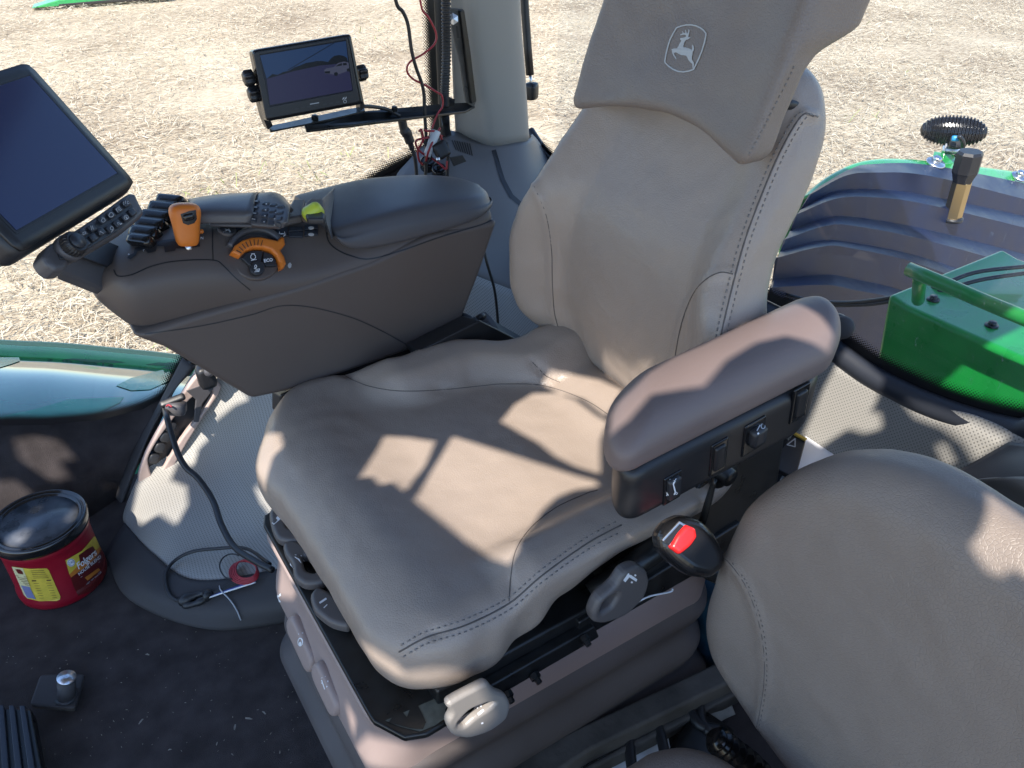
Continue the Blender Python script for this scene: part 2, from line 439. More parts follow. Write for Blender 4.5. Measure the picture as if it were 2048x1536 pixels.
def straw(name, n, zoff, colr, seed, rmin=4.5, rmax=34, wide=(.005, .011), ln=(.07, .30), tilt=.25, clump=None):
    r = np.random.default_rng(seed); R = rmin+(rmax-rmin)*r.random(n)**1.25; A = np.radians(-8+86*r.random(n))
    cx = R*np.sin(A); cy = R*np.cos(A); th = r.random(n)*math.pi*2; l = (ln[0]+(ln[1]-ln[0])*r.random(n)**2)/2; w = (wide[0]+(wide[1]-wide[0])*r.random(n))*(.65+R/32)/2
    # drifts: straw lies in loose rows with thin places between
    dens = np.array([mnoise.noise(Vector((a*.55, b*.55, 9))) for a, b in zip(cx, cy)]); keep = dens > -.12-.5*r.random(n)
    if clump: keep = dens > clump
    cx, cy, th, l, w, R = [q[keep] for q in (cx, cy, th, l, w, R)]; n = len(cx)
    dz = (r.random(n)-.5)*tilt*l*2; z = -1.90+zoff+np.abs(dz)+.025*r.random(n); bow = .25*l*(r.random(n)-.5)
    dx, dy = np.cos(th), np.sin(th); px, py = -dy, dx; V = np.zeros((n, 6, 3))
    for k, (t, s) in enumerate(((-1, -1), (-1, 1), (0, 1), (0, -1), (1, 1), (1, -1))):
        bb = bow*(1-t*t)
        V[:, k, 0] = cx+dx*l*t+px*(w*s+bb); V[:, k, 1] = cy+dy*l*t+py*(w*s+bb); V[:, k, 2] = z+dz*t+np.abs(bow)*(1-abs(t))*.6+w*s*(r.random(n)-.3)
    V = V.reshape(-1, 3); b = (np.arange(n)*6)[:, None]
    F = np.concatenate([b+np.array([[0, 3, 2, 1]]), b+np.array([[3, 5, 4, 2]])]); me = bpy.data.meshes.new(name)
    me.vertices.add(len(V)); me.vertices.foreach_set('co', V.ravel()); me.loops.add(len(F)*4); me.loops.foreach_set('vertex_index', F.ravel().astype(np.int32))
    me.polygons.add(len(F)); me.polygons.foreach_set('loop_start', np.arange(len(F), dtype=np.int32)*4); me.polygons.foreach_set('loop_total', np.full(len(F), 4, dtype=np.int32)); me.update(); me.validate()
    m = bpy.data.materials.new(name+'_mat'); m.use_nodes = True; nt = m.node_tree; bs = nt.nodes['Principled BSDF']; bs.inputs['Roughness'].default_value = .6; bs.inputs['Specular IOR Level'].default_value = .3
    ge = nt.nodes.new('ShaderNodeNewGeometry'); cr_ = nt.nodes.new('ShaderNodeValToRGB'); e = cr_.color_ramp.elements
    e[0].color = (*colr[0], 1); e[1].color = (*colr[2], 1); k = e.new(.5); k.color = (*colr[1], 1)
    nt.links.new(ge.outputs['Random Per Island'], cr_.inputs[0]); nt.links.new(cr_.outputs[0], bs.inputs['Base Color']); me.materials.append(m)
    o = link(name, me); o['kind'] = 'stuff'; return o
straw('straw_litter', 250000, .0, ((.29, .225, .14), (.52, .45, .32), (.70, .63, .48)), 3, wide=(.0035, .0075), ln=(.05, .20))
straw('green_weeds', 9000, .02, ((.16, .22, .06), (.25, .30, .09), (.34, .36, .14)), 5, tilt=1.2, ln=(.05, .14), clump=.50)
# green implement parked far out in the field
t = thing('crop_header', 'green farm machine lying far out on the straw field', 'farm machine', W(200, 8, z=-1.9))
b0, b1 = W(62, 17, z=-1.88), W(345, -4, z=-1.88)
prism('header_beam', [b0, b1, b1+Vector((0, 0, .34)), b0+Vector((.5, 0, .10))], (.1, .5, 0), GREEN, t, .02)
prism('header_skid', [b0+V3(.5, -.06, .0), b1+V3(0, -.06, 0), b1+V3(0, -.06, .07), b0+V3(.5, -.06, .04)], (0, .05, 0), BLK, t, .01)
# ------------------------------------------------------------------ cab floor and walls
FL = struct(mk('floor', [(-1.3, -.4, 0), (1.3, -.4, 0), (1.3, 1.62, 0), (-1.3, 1.62, 0)], [(0, 1, 2, 3)], CARPET, smooth=False))
YW = 1.62
kick_top = [V3(-1.3, YW, .13), W(-200, 868, y=YW), W(0, 850, y=YW), W(100, 848, y=YW), W(200, 838, y=YW), W(290, 815, y=YW), W(338, 785, y=YW), W(366, 735, y=YW)]
kick_bot = [V3(-1.3, 1.50, 0), V3(-.36, 1.50, 0), V3(-.22, 1.50, 0), V3(-.14, 1.51, 0), V3(-.07, 1.53, 0), W(240, 1000, y=1.56), W(300, 890, y=1.57), W(368, 740, y=1.6)]
tag(gridsurf('kick_panel', [kick_top, kick_bot], CARPET, None, 1, 2, .004), 'dark carpeted kick panel rising to the side window behind the red can', 'wall panel')
# perforated plastic
def perforated(name, base, dot, pitch, r):
    m = bpy.data.materials.new(name); m.use_nodes = True; nt = m.node_tree; b = nt.nodes['Principled BSDF']; N = nt.nodes.new; L = nt.links.new
    uv = N('ShaderNodeUVMap'); sc = N('ShaderNodeVectorMath'); sc.operation = 'SCALE'; sc.inputs['Scale'].default_value = 1/pitch; L(uv.outputs[0], sc.inputs[0])
    mp = N('ShaderNodeMapping'); mp.inputs['Rotation'].default_value = (0, 0, rad(45)); L(sc.outputs[0], mp.inputs[0])
    fr = N('ShaderNodeVectorMath'); fr.operation = 'FRACTION'; L(mp.outputs[0], fr.inputs[0])
    su = N('ShaderNodeVectorMath'); su.operation = 'SUBTRACT'; su.inputs[1].default_value = (.5, .5, 0); L(fr.outputs[0], su.inputs[0])
    ml = N('ShaderNodeVectorMath'); ml.operation = 'MULTIPLY'; ml.inputs[1].default_value = (1, 1, 0); L(su.outputs[0], ml.inputs[0])
    le = N('ShaderNodeVectorMath'); le.operation = 'LENGTH'; L(ml.outputs[0], le.inputs[0])
    mr = N('ShaderNodeMapRange'); mr.inputs[1].default_value = r; mr.inputs[2].default_value = r*1.35; L(le.outputs['Value'], mr.inputs[0])
    mx = N('ShaderNodeMix'); mx.data_type = 'RGBA'; mx.inputs['A'].default_value = (*dot, 1); mx.inputs['B'].default_value = (*base, 1); L(mr.outputs[0], mx.inputs['Factor']); L(mx.outputs['Result'], b.inputs['Base Color'])
    b.inputs['Roughness'].default_value = .6; bp = N('ShaderNodeBump'); bp.inputs['Distance'].default_value = .001; bp.inputs['Strength'].default_value = .5; L(mr.outputs[0], bp.inputs['Height']); L(bp.outputs[0], b.inputs['Normal'])
    return m
PERF = perforated('perforated_lining', (.33, .318, .29), (.17, .165, .155), .0052, .20)
rowsP = [[W(393, 733, y=1.56), W(470, 700, y=1.54), W(560, 690, y=1.5), W(690, 650, y=1.42), W(900, 610, y=1.34)],
         [W(345, 815, y=1.56), W(440, 800, y=1.53), W(530, 800, y=1.45), W(660, 780, y=1.36), W(880, 740, y=1.28)],
         [W(290, 925, y=1.55), W(390, 925, y=1.50), W(500, 930, y=1.38), W(640, 900, y=1.26), W(860, 880, y=1.16)],
         [W(252, 1020, z=.025), W(325, 1040, z=.05), W(450, 1060, y=1.28), W(620, 1050, y=1.16), W(820, 1030, y=1.06)],
         [W(252, 1050, z=.012), W(312, 1115, z=.03), W(400, 1165, z=.04), W(600, 1135, z=.07), W(800, 1110, z=.08)]]
liner = tag(gridsurf('wheel_arch_liner', rowsP, PERF, None, 8, 8, .004), 'perforated beige wheel arch lining beside the operator seat, black cable hanging across it', 'wall panel')
rowsS = [[p+V3(0, 0, .004) for p in rowsP[-1]],
         [W(225, 1085, z=.008), W(285, 1165, z=.03), W(410, 1215, z=.035), W(610, 1200, z=.05), W(800, 1180, z=.06)],
         [W(212, 1110, z=.002), W(262, 1200, z=.003), W(420, 1258, z=.003), W(600, 1240, z=.004), W(800, 1230, z=.004)]]
tag(gridsurf('floor_mat_upturn', rowsS, RUBM, None, 8, 6, .003), 'dark moulded mat edge curving up to the beige wheel arch lining', 'floor mat')
# trim tray along the front edge of the lining
t = thing('trim_channel', 'pinkish beige trim channel with black socket strip along the lining edge', 'trim', W(300, 1000, y=1.54))
gask = [[W(364, 716, y=1.585), W(318, 805, y=1.585), W(272, 891, y=1.585), W(246, 950, y=1.57), W(229, 993, y=1.56)],
        [W(394, 733, y=1.565), W(350, 780, y=1.565), W(313, 842, y=1.565), W(279, 922, y=1.555), W(250, 1008, y=1.54)]]
gridsurf('rubber_edge', [gask[0], [a.lerp(b, .5)+V3(0, -.012, 0) for a, b in zip(*gask)], gask[1]], RUBM, t, 8, 4, .004)
trayo = [(400, 738), (360, 790), (320, 850), (290, 905), (276, 945), (276, 975), (285, 1003), (297, 1009), (308, 1001), (330, 962), (365, 895), (405, 832), (448, 768)]
slot = [(412, 773), (378, 795), (345, 835), (312, 880), (293, 915), (300, 945), (310, 958), (330, 925), (365, 868), (404, 822), (428, 782)]
plate('channel', rnd(WL(trayo, y=1.525), 2, .3), [rnd(WL(slot, y=1.525), 2, .3)], .014, BEIGE, t, .004)
plate('channel_floor', WL(slot, y=1.538), [], .004, KEY, t, .0005)
for k, (u, v) in enumerate(((304, 915), (316, 893), (327, 872), (338, 852))):
    slab('socket', frame(W(u+3, v, y=1.528), (0, -1, .1), (.5, 0, .8)), (.024, .024, .018), .009, .003, KEY, t)
prism('latch', WL([(372, 782), (420, 764), (428, 778), (405, 808), (398, 845), (388, 845), (392, 800)], y=1.517), (0, .006, 0), LIDM, t, .002)
slab('hinge_block', frame(W(412, 752, y=1.5), (0, -1, 0)), (.05, .035, .03), .01, .005, BLK, t)
lathe_ = lathe([(.001, 0), (.010, 0), (.011, .004), (.007, .008), (.001, .009)], frame(W(418, 742, y=1.48), (0, -1, .2)), 20); mk('hinge_cap', *lathe_, LIDM, t)
# ------------------------------------------------------------------ windows
def glass(name, dust=.04, tint=(1, 1, 1), streak=0):
    m = bpy.data.materials.new(name); m.use_nodes = True; nt = m.node_tree; nt.nodes.clear(); N = nt.nodes.new; L = nt.links.new
    out = N('ShaderNodeOutputMaterial'); tr = N('ShaderNodeBsdfTransparent'); tr.inputs[0].default_value = (*tint, 1); gl = N('ShaderNodeBsdfGlossy'); gl.inputs['Roughness'].default_value = .01
    lw = N('ShaderNodeLayerWeight'); lw.inputs[0].default_value = .5; pw = N('ShaderNodeMath'); pw.operation = 'POWER'; pw.inputs[1].default_value = 4.5; L(lw.outputs['Facing'], pw.inputs[0]); fr = N('ShaderNodeMath'); fr.operation = 'MULTIPLY_ADD'; fr.inputs[1].default_value = .75; fr.inputs[2].default_value = .045; L(pw.outputs[0], fr.inputs[0]); m1 = N('ShaderNodeMixShader'); L(fr.outputs[0], m1.inputs[0]); L(tr.outputs[0], m1.inputs[1]); L(gl.outputs[0], m1.inputs[2])
    df = N('ShaderNodeBsdfDiffuse'); df.inputs[0].default_value = (.55, .56, .60, 1); m2 = N('ShaderNodeMixShader'); tc = N('ShaderNodeTexCoord')
    n = N('ShaderNodeTexNoise'); n.inputs['Scale'].default_value = 7; n.inputs['Detail'].default_value = 8; L(tc.outputs['Object'], n.inputs[0])
    mr = N('ShaderNodeMapRange'); mr.inputs[1].default_value = .35; mr.inputs[2].default_value = .75; mr.inputs[3].default_value = dust*.3; mr.inputs[4].default_value = dust*2; L(n.outputs[0], mr.inputs[0])
    fac = mr.outputs[0]
    if streak:
        mp = N('ShaderNodeMapping'); mp.inputs['Scale'].default_value = (60, 150, 45); L(tc.outputs['Object'], mp.inputs[0]); n2 = N('ShaderNodeTexNoise'); n2.inputs['Scale'].default_value = 1; n2.inputs['Detail'].default_value = 5; n2.inputs['Distortion'].default_value = 1.5; L(mp.outputs[0], n2.inputs[0])
        m3 = N('ShaderNodeMapRange'); m3.inputs[1].default_value = .62; m3.inputs[2].default_value = .74; m3.inputs[3].default_value = 0; m3.inputs[4].default_value = streak; L(n2.outputs[0], m3.inputs[0])
        ad = N('ShaderNodeMath'); ad.operation = 'ADD'; L(fac, ad.inputs[0]); L(m3.outputs[0], ad.inputs[1]); fac = ad.outputs[0]
    L(fac, m2.inputs[0]); L(m1.outputs[0], m2.inputs[1]); L(df.outputs[0], m2.inputs[2]); L(m2.outputs[0], out.inputs[0]); return m
GL1 = glass('side_glass', .012); GL2 = glass('rear_glass', .042, (.92, .95, .98), .22)
def frit():
    """black printed dots that shrink away from the window edge (uv: metres along, metres across)"""
    m = bpy.data.materials.new('frit_dots'); m.use_nodes = True; nt = m.node_tree; nt.nodes.clear(); N = nt.nodes.new; L = nt.links.new
    out = N('ShaderNodeOutputMaterial'); tr = N('ShaderNodeBsdfTransparent'); df = N('ShaderNodeBsdfPrincipled'); df.inputs['Base Color'].default_value = (.012, .012, .014, 1); df.inputs['Roughness'].default_value = .35
    uv = N('ShaderNodeUVMap'); sx = N('ShaderNodeSeparateXYZ'); L(uv.outputs[0], sx.inputs[0])
    mp = N('ShaderNodeMapping'); mp.inputs['Rotation'].default_value = (0, 0, rad(45)); mp.inputs['Scale'].default_value = (250, 250, 0); L(uv.outputs[0], mp.inputs[0])
    fr = N('ShaderNodeVectorMath'); fr.operation = 'FRACTION'; L(mp.outputs[0], fr.inputs[0]); su = N('ShaderNodeVectorMath'); su.operation = 'SUBTRACT'; su.inputs[1].default_value = (.5, .5, 0); L(fr.outputs[0], su.inputs[0])
    le = N('ShaderNodeVectorMath'); le.operation = 'LENGTH'; L(su.outputs[0], le.inputs[0])
    mr = N('ShaderNodeMapRange'); mr.inputs[1].default_value = .010; mr.inputs[2].default_value = .034; mr.inputs[3].default_value = .75; mr.inputs[4].default_value = .10; L(sx.outputs[1], mr.inputs[0])
    gt = N('ShaderNodeMath'); gt.operation = 'GREATER_THAN'; L(mr.outputs[0], gt.inputs[0]); L(le.outputs['Value'], gt.inputs[1])
    mx = N('ShaderNodeMixShader'); L(gt.outputs[0], mx.inputs[0]); L(tr.outputs[0], mx.inputs[1]); L(df.outputs[0], mx.inputs[2]); L(mx.outputs[0], out.inputs[0]); return m
FRIT = frit()
def fritband(name, edge, inward, axis, parent, w=.036, closed=False):
    """edge: 3D points; band w metres wide towards the 'inward' centre, in the plane across axis"""
    V = []; uv = []; F = []; acc = 0; E_ = cr(edge, 5); off = Vector([0, 0, 0]); off['xyz'.index(axis)] = -.004
    for i, p in enumerate(E_):
        if i: acc += (p-E_[i-1]).length
        T = (E_[min(i+1, len(E_)-1)]-E_[max(i-1, 0)]).normalized(); ax = Vector([0, 0, 0]); ax['xyz'.index(axis)] = 1; nn = T.cross(ax).normalized()
        if nn.dot(inward-p) < 0: nn = -nn
        for k in range(2): V.append(p+nn*w*k+off); uv.append((acc, w*k))
    for i in range(len(E_)-1): F.append((2*i, 2*i+2, 2*i+3, 2*i+1))
    return mk(name, V, F, FRIT, parent, False, uv)
side_low = kick_top[1:]+[W(450, 620, y=YW), W(600, 480, y=YW), W(745, 366, y=YW), W(830, 318, y=YW), W(878, 285, y=YW)]
side_poly = [V3(-1.3, YW, .13)]+side_low+[W(868, 0, y=YW), W(860, -300, y=YW)+V3(0, 0, .3), V3(-1.3, YW, 1.72)]
t = thing('side_window', 'large right side cab window looking over the straw field', 'window', (0, YW, .2))
o = mk('pane', side_poly, [tuple(range(len(side_poly)))], GL1, t, False)
fritband('dotted_border', side_low, V3(.1, YW, 1.0), 'y', t)
fritband('dotted_border', [W(878, 285, y=YW), W(872, 150, y=YW), W(866, 0, y=YW), W(856, -330, y=YW)], V3(.1, YW, 1.0), 'y', t, .03)
tube('rubber_seal', [p+V3(0, -.004, -.012) for p in side_low[6:]], .012, BLK, t)
tube('rubber_seal', [W(890, 290, y=YW), W(884, 150, y=YW), W(878, 0, y=YW), W(866, -330, y=YW)], .013, BLK, t)
XR = 1.15
rear_low = [V3(XR, 1.60, .50), W(1085, 300, x=XR), W(1200, 400, x=XR), W(1400, 530, x=XR), W(1540, 600, x=XR), W(1640, 650, x=XR), W(1700, 692, x=XR), W(1760, 733, x=XR), W(1850, 778, x=XR), W(1950, 815, x=XR), W(2048, 840, x=XR), W(2200, 870, x=XR), V3(XR, -.1, .47)]
t = thing('rear_window', 'dusty rear cab window in front of the black ribbed fender', 'window', (XR, .8, .45))
mk('pane', rear_low+[V3(XR, -.1, 1.72), V3(XR, 1.60, 1.72)], [tuple(range(len(rear_low)+2))], GL2, t, False)
fritband('dotted_border', rear_low, V3(XR, .7, 1.3), 'x', t, .034)
sw = rear_low[1:]
tube('rubber_seal', [p+V3(-.012, 0, -.017) for p in sw], lambda f, i: .017+.006*f, KEYB, t, ellipse=1)
tube('frame_rail', [p+V3(-.004, 0, -.040) for p in sw[3:]], .010, BLK, t)
# window hinge
slab('hinge', frame(W(1672, 655, x=1.13), (-1, -.3, .3)), (.05, .035, .02), .016, .006, BLK, t)
mk('hinge_knob', *lathe([(.001, 0), (.018, 0), (.020, .006), (.019, .016), (.012, .020), (.001, .021)], frame(W(1686, 652, x=1.125), (-.9, -.5, .2)), 24), RUBM, t)
# rear lining under the window
rp = [[V3(1.13, 1.60, .47), V3(1.13, 1.2, .445), V3(1.13, .8, .425), W(1850, 800, x=1.13), W(2048, 875, x=1.12), V3(1.12, -.1, .44)],
      [V3(1.12, 1.60, .22), V3(1.10, 1.2, .20), V3(1.09, .8, .2), V3(1.09, .55, .2), V3(1.09, .40, .2), V3(1.09, -.1, .2)],
      [V3(1.12, 1.60, -.01), V3(1.05, 1.2, -.01), V3(1.03, .8, -.01), V3(1.03, .55, -.01), V3(1.03, .40, -.01), V3(1.03, -.1, -.01)]]
tag(gridsurf('rear_lining', rp, PERF, None, 6, 8, .004), 'perforated grey beige lining below the rear window', 'wall panel')
# plastic cover right of the rear lining
t = thing('corner_cover', 'smooth brown grey plastic cover at the foot of the rear window', 'cover', W(2000, 960, x=1.0))
cvr = gridsurf('upper_cover', [[W(1888, 960, x=1.08), W(1955, 925, x=1.085), W(2022, 885, x=1.09)], [W(1960, 975, x=1.04), W(2040, 935, x=1.05), W(2110, 900, x=1.07)], [W(2060, 1030, x=.98), W(2160, 990, x=1.0), W(2240, 950, x=1.02)]], LIDM, t, 6, 6, .004)
gridsurf('lower_cover', [[W(1888, 964, x=1.07), W(1925, 962, x=1.06), W(1990, 955, x=1.0), W(2090, 960, x=.98), W(2300, 990, x=.98)], [W(1925, 985, x=1.05), W(1970, 985, x=1.02), W(2050, 1000, x=.97), W(2130, 1020, x=.94), W(2350, 1080, x=.94)], [W(1940, 1060, x=.98), W(2040, 1080, x=.95), W(2120, 1110, x=.92), W(2200, 1150, x=.9), W(2400, 1250, x=.9)]], PILD, t, 6, 6, .004)
stitchless = tube('joint_line', [W(1925, 978, x=1.04), W(1985, 1000, x=1.01), W(2060, 1035, x=.965)], .0012, BLK, t)
tag(prism('unseen_shade_wall', [V3(-.05, -.36, 0), V3(1.15, -.36, 0), V3(1.15, -.36, .62), V3(.55, -.36, .62), V3(.25, -.36, .35), V3(-.05, -.36, .05)], V3(0, -.05, 0), PILD, None, .01), 'unseen grey wall added left of the passenger seat to darken the low side', 'wall panel')  # unseen wall added to block light low on the right
# ------------------------------------------------------------------ pillar
t = thing('corner_pillar', 'beige right rear cab pillar above its grey moulded foot', 'pillar', W(985, 300, y=1.5))
gridsurf('pillar_cover', [[W(903, -330, y=1.62), W(901, 14, y=1.62), W(905, 150, y=1.62), W(911, 268, y=1.62)],
                          [W(925, -330, y=1.585), W(924, 14, y=1.585), W(934, 150, y=1.585), W(945, 285, y=1.585)],
                          [W(944, -330, y=1.545), W(950, 14, y=1.545), W(965, 150, y=1.545), W(987, 297, y=1.54)],
                          [W(1020, -330, y=1.545), W(1022, 0, y=1.545), W(1032, 150, y=1.545), W(1040, 290, y=1.54)],
                          [W(1040, -330, y=1.58), W(1041, 0, y=1.58), W(1051, 150, y=1.58), W(1059, 283, y=1.57)],
                          [W(1030, -330, y=1.66), W(1031, 0, y=1.66), W(1041, 150, y=1.66), W(1049, 283, y=1.66)]], PILL, t, 6, 6, .004)
gridsurf('pillar_foot', [[W(880, 262, y=1.64), W(912, 266, y=1.618), W(946, 281, y=1.586), W(988, 290, y=1.545), W(1040, 284, y=1.545), W(1060, 276, y=1.586), W(1062, 270, y=1.68)],
                         [W(820, 322, y=1.60), W(880, 330, y=1.53), W(945, 345, y=1.50), W(1000, 360, y=1.48), W(1055, 345, y=1.50), W(1080, 325, y=1.56), W(1088, 300, y=1.66)],
                         [W(790, 370, y=1.56), W(870, 400, y=1.46), W(950, 430, y=1.42), W(1020, 450, y=1.40), W(1085, 430, y=1.44), W(1120, 400, y=1.5), W(1130, 380, y=1.6)],
                         [W(800, 480, y=1.50), W(880, 520, y=1.36), W(960, 560, y=1.32), W(1050, 600, y=1.32), W(1130, 590, y=1.36), W(1170, 560, y=1.44), W(1180, 540, y=1.54)]], PILD, t, 5, 6, .004)
gridsurf('rear_lining', [[W(800, 480, y=1.50), W(880, 520, y=1.355), W(960, 555, y=1.315), W(1050, 590, y=1.315)], [W(800, 640, y=1.45), W(900, 660, y=1.30), W(1000, 690, y=1.26), W(1100, 720, y=1.26)], [W(800, 800, y=1.42), W(900, 820, y=1.28), W(1000, 840, y=1.22), W(1100, 860, y=1.22)]], PERF, t, 6, 6, .003)
foot = [o for o in t.children if o.name.startswith('pillar_foot')][0]
decal('groove_line', stroke([(988, 303), (996, 330), (1005, 360), (1022, 392), (1040, 408)], 9), foot, KEY, t, .001)
decal('vent', sum([stroke([(904+i*5, 281+i*1.0), (912+i*4.6, 300+i*1.6)], 2.2) for i in range(8)], []), foot, BLK, t, .0008)
tube('rear_seal', [W(1060, 262, x=XR), W(1075, 285, x=XR), W(1095, 312, x=XR), W(1130, 345, x=XR)], .012, BLK, t)
# ------------------------------------------------------------------ outside, right rear
t = thing('rear_fender', 'black ribbed fender extension with a bright green rim behind the rear glass', 'fender', (2.4, 1.5, 0))
FR = [[(1545, 700), (1640, 730), (1700, 760), (1850, 860), (2048, 960), (2140, 1000), (2500, 1156)],
      [(1545, 575), (1640, 570), (1700, 578), (1850, 620), (2048, 735), (2140, 800), (2500, 1054)],
      [(1548, 560), (1640, 550), (1700, 556), (1850, 598), (2048, 700), (2140, 760), (2500, 994)],
      [(1556, 515), (1640, 494), (1700, 496), (1850, 532), (2048, 612), (2140, 660), (2500, 847)],
      [(1560, 503), (1640, 482), (1700, 484), (1850, 516), (2048, 585), (2140, 625), (2500, 781)],
      [(1572, 478), (1650, 452), (1710, 452), (1850, 480), (2048, 535), (2140, 565), (2500, 682)],
      [(1580, 462), (1650, 436), (1710, 434), (1850, 458), (2048, 508), (2140, 535), (2500, 640)],
      [(1595, 428), (1670, 398), (1740, 394), (1850, 408), (2048, 455), (2140, 480), (2500, 577)],
      [(1600, 420), (1670, 384), (1740, 378), (1850, 390), (2048, 432), (2140, 455), (2500, 545)],
      [(1622, 388), (1690, 352), (1750, 345), (1860, 352), (2048, 398), (2140, 420), (2500, 506)],
      [(1640, 372), (1700, 338), (1745, 328), (1860, 330), (2048, 366), (2140, 385), (2500, 459)]]
FY = [1.16, 1.19, 1.26, 1.27, 1.36, 1.37, 1.455, 1.465, 1.55, 1.56, 1.65]
rows = [WL(r, y=y) for r, y in zip(FR, FY)]
fen = gridsurf('ribbed_panel', rows, mat('fender_plastic', (.008, .016, .048), .40, spec=.3, bs=400, bd=.15, bdist=.0006, var=.25, vs=9), t, 10, 1, .01)  # base colour carries the blue sky sheen of the black plastic
es_ = fen.modifiers.new('split', 'EDGE_SPLIT'); es_.split_angle = rad(14)
gridsurf('green_rim', [[p+V3(0, -.005, -.012) for p in rows[-1]], [W(u, v, y=1.70) for u, v in ((1590, 405), (1665, 347), (1745, 319), (1860, 322), (2048, 346), (2140, 365))], [W(u, v, y=1.72)+V3(0, 0, -.03) for u, v in ((1575, 420), (1665, 350), (1745, 322), (1860, 326), (2048, 350), (2140, 370))], [W(u, v, y=1.74)+V3(0, 0, -.25) for u, v in ((1575, 420), (1665, 350), (1745, 322), (1860, 326), (2048, 350), (2140, 370))]], GREEN, t, 8, 6, .006)
for (u, v) in ((1872, 322), (2040, 350)):
    c = W(u, v, y=1.66); mk('bolt', *join([lathe([(.001, 0), (.034, 0), (.036, .004), (.033, .008), (.001, .009)], frame(c-V3(0, 0, .01), (0, -.3, 1)), 28), lathe([(.001, 0), (.018, 0), (.018, .014), (.014, .018), (.001, .018)], frame(c, (0, -.3, 1)), 6)]), STEEL, t)
# breather
c, nn = hit(1903, 440, fen); t = thing('breather_fitting', 'brass hex breather with a black cap standing on the ribbed fender', 'pipe fitting', c)
up = V3(-.02, .03, 1).normalized(); sc_ = (c-CAM).length/FPX*1.0; F0 = frame(c, up)
L_ = 110*sc_
mk('base_ring', *lathe([(.001, 0), (18*sc_, 0), (18*sc_, .01), (14*sc_, .014), (.001, .014)], F0, 28), BLK, t)
mk('hex_body', *lathe([(.001, .010), (15*sc_, .010), (15*sc_, L_*.62), (13*sc_, L_*.66), (.001, L_*.66)], F0, 6), BRASS, t, False)
mk('cap', *lathe([(.001, L_*.62), (15*sc_, L_*.62), (19*sc_, L_*.74), (21*sc_, L_*.78), (21*sc_, L_*1.06), (18*sc_, L_*1.1), (.001, L_*1.1)], F0, 8), BLK, t, False)
# work light
c = W(1907, 262, y=1.80); s = (c-CAM).length/FPX; t = thing('work_light', 'black oval finned work lamp standing on the far fender edge', 'work light', W(1908, 318, y=1.75))
fm = frame(c, (-.75, -.55, .35), (.95, -1.2, .06)); prof = []
Vv = []; Ff = []; NX, NA = 76, 28
for i in range(NX+1):
    x = -1+2*i/NX; rr = math.sqrt(max(0, 1-abs(x)**2.4))*(1.0 if (i//2) % 2 else .86)+.01
    for k in range(NA):
        a = 2*math.pi*k/NA; Vv.append(fm @ Vector((x*52*s, math.cos(a)*rr*26*s, math.sin(a)*rr*20*s)))
for i in range(NX):
    for k in range(NA): Ff.append((i*NA+k, i*NA+(k+1) % NA, (i+1)*NA+(k+1) % NA, (i+1)*NA+k))
mk('finned_housing', Vv, Ff, BLKG, t, False)
slab('bracket', frame(W(1905, 292, y=1.78), (-.75, -.55, .35), (.95, -1.2, .06)), (32*s, 26*s, 12*s), 5*s, 3*s, STEEL, t)
slab('socket', frame(W(1912, 285, y=1.74), (-.75, -.55, .35), (.95, -1.2, .06)), (20*s, 22*s, 14*s), 5*s, 3*s, BLK, t)
slab('connector', frame(W(1911, 277, y=1.72), (-.75, -.55, .35), (.95, -1.2, .06)), (12*s, 9*s, 10*s), 2*s, 2*s, mat('blue_clip', (.02, .25, .5), .4), t)
tube('lead', [W(1918, 272, y=1.70), W(1926, 284, y=1.69), W(1924, 300, y=1.7), W(1912, 312, y=1.72)], 3.6*s, BLK, t)
prism('mount', [W(1884, 328, y=1.72), W(1890, 308, y=1.76), W(1916, 310, y=1.76), W(1932, 330, y=1.72)], (.02, .06, -.01), GREEN, t, .004)
# green box and rail
GX = 1.50
t = thing('valve_cover', 'green steel cover box outside the rear window with a bolted top', 'cover box', W(1900, 760, x=GX))
f0 = [(1775, 588), (1810, 612), (2048, 718), (2230, 800), (2230, 1000), (2048, 900), (1745, 760)]
face = WL(f0, x=GX); prism('box_shell', face, (.42, .0, .0), GREEN, t, .012, 4)
bx = t.children[0]
for (u, v) in ((1866, 600), (1983, 652)):
    c, nn = hit(u, v, bx); mk('bolt', *join([lathe([(.001, 0), (.013, 0), (.013, .003), (.001, .003)], frame(c, nn), 20), lathe([(.001, 0), (.008, 0), (.008, .010), (.001, .010)], frame(c, nn), 6)]), BLKM, t)
t = thing('grab_rail', 'round green grab rail above the green cover box', 'handrail', W(1838, 590, x=1.42))
tube('rail', [W(1817, 538, x=1.40), W(1900, 573, x=1.40), W(2048, 636, x=1.40), W(2500, 810, x=1.40)], .0135, GREENL, t, n=2, sides=24)
tube('post', [W(1840, 550, x=1.42), W(1838, 575, x=1.44), W(1836, 600, x=1.50)], .0125, GREENL, t, n=2, sides=20)
tube('hydraulic_line', [W(1545, 582, x=1.6), W(1620, 600, x=1.6), W(1700, 605, x=1.6), W(1800, 592, x=1.6), W(1870, 575, x=1.62), W(1950, 545, x=1.7), W(2060, 532, x=1.8)], .0045, CABL)
tag(bpy.data.objects['hydraulic_line'], 'thin black line drooping across the fender behind the rear glass, the upper of two', 'hose', 'lines across the fender')
o = tube('hydraulic_line', [W(1545, 590, x=1.6), W(1620, 608, x=1.6), W(1720, 610, x=1.6), W(1800, 600, x=1.6), W(1880, 583, x=1.62), W(1960, 560, x=1.7), W(2060, 545, x=1.8)], .0045, CABL)
tag(o, 'thin black line drooping across the fender behind the rear glass, the lower of two', 'hose', 'lines across the fender')
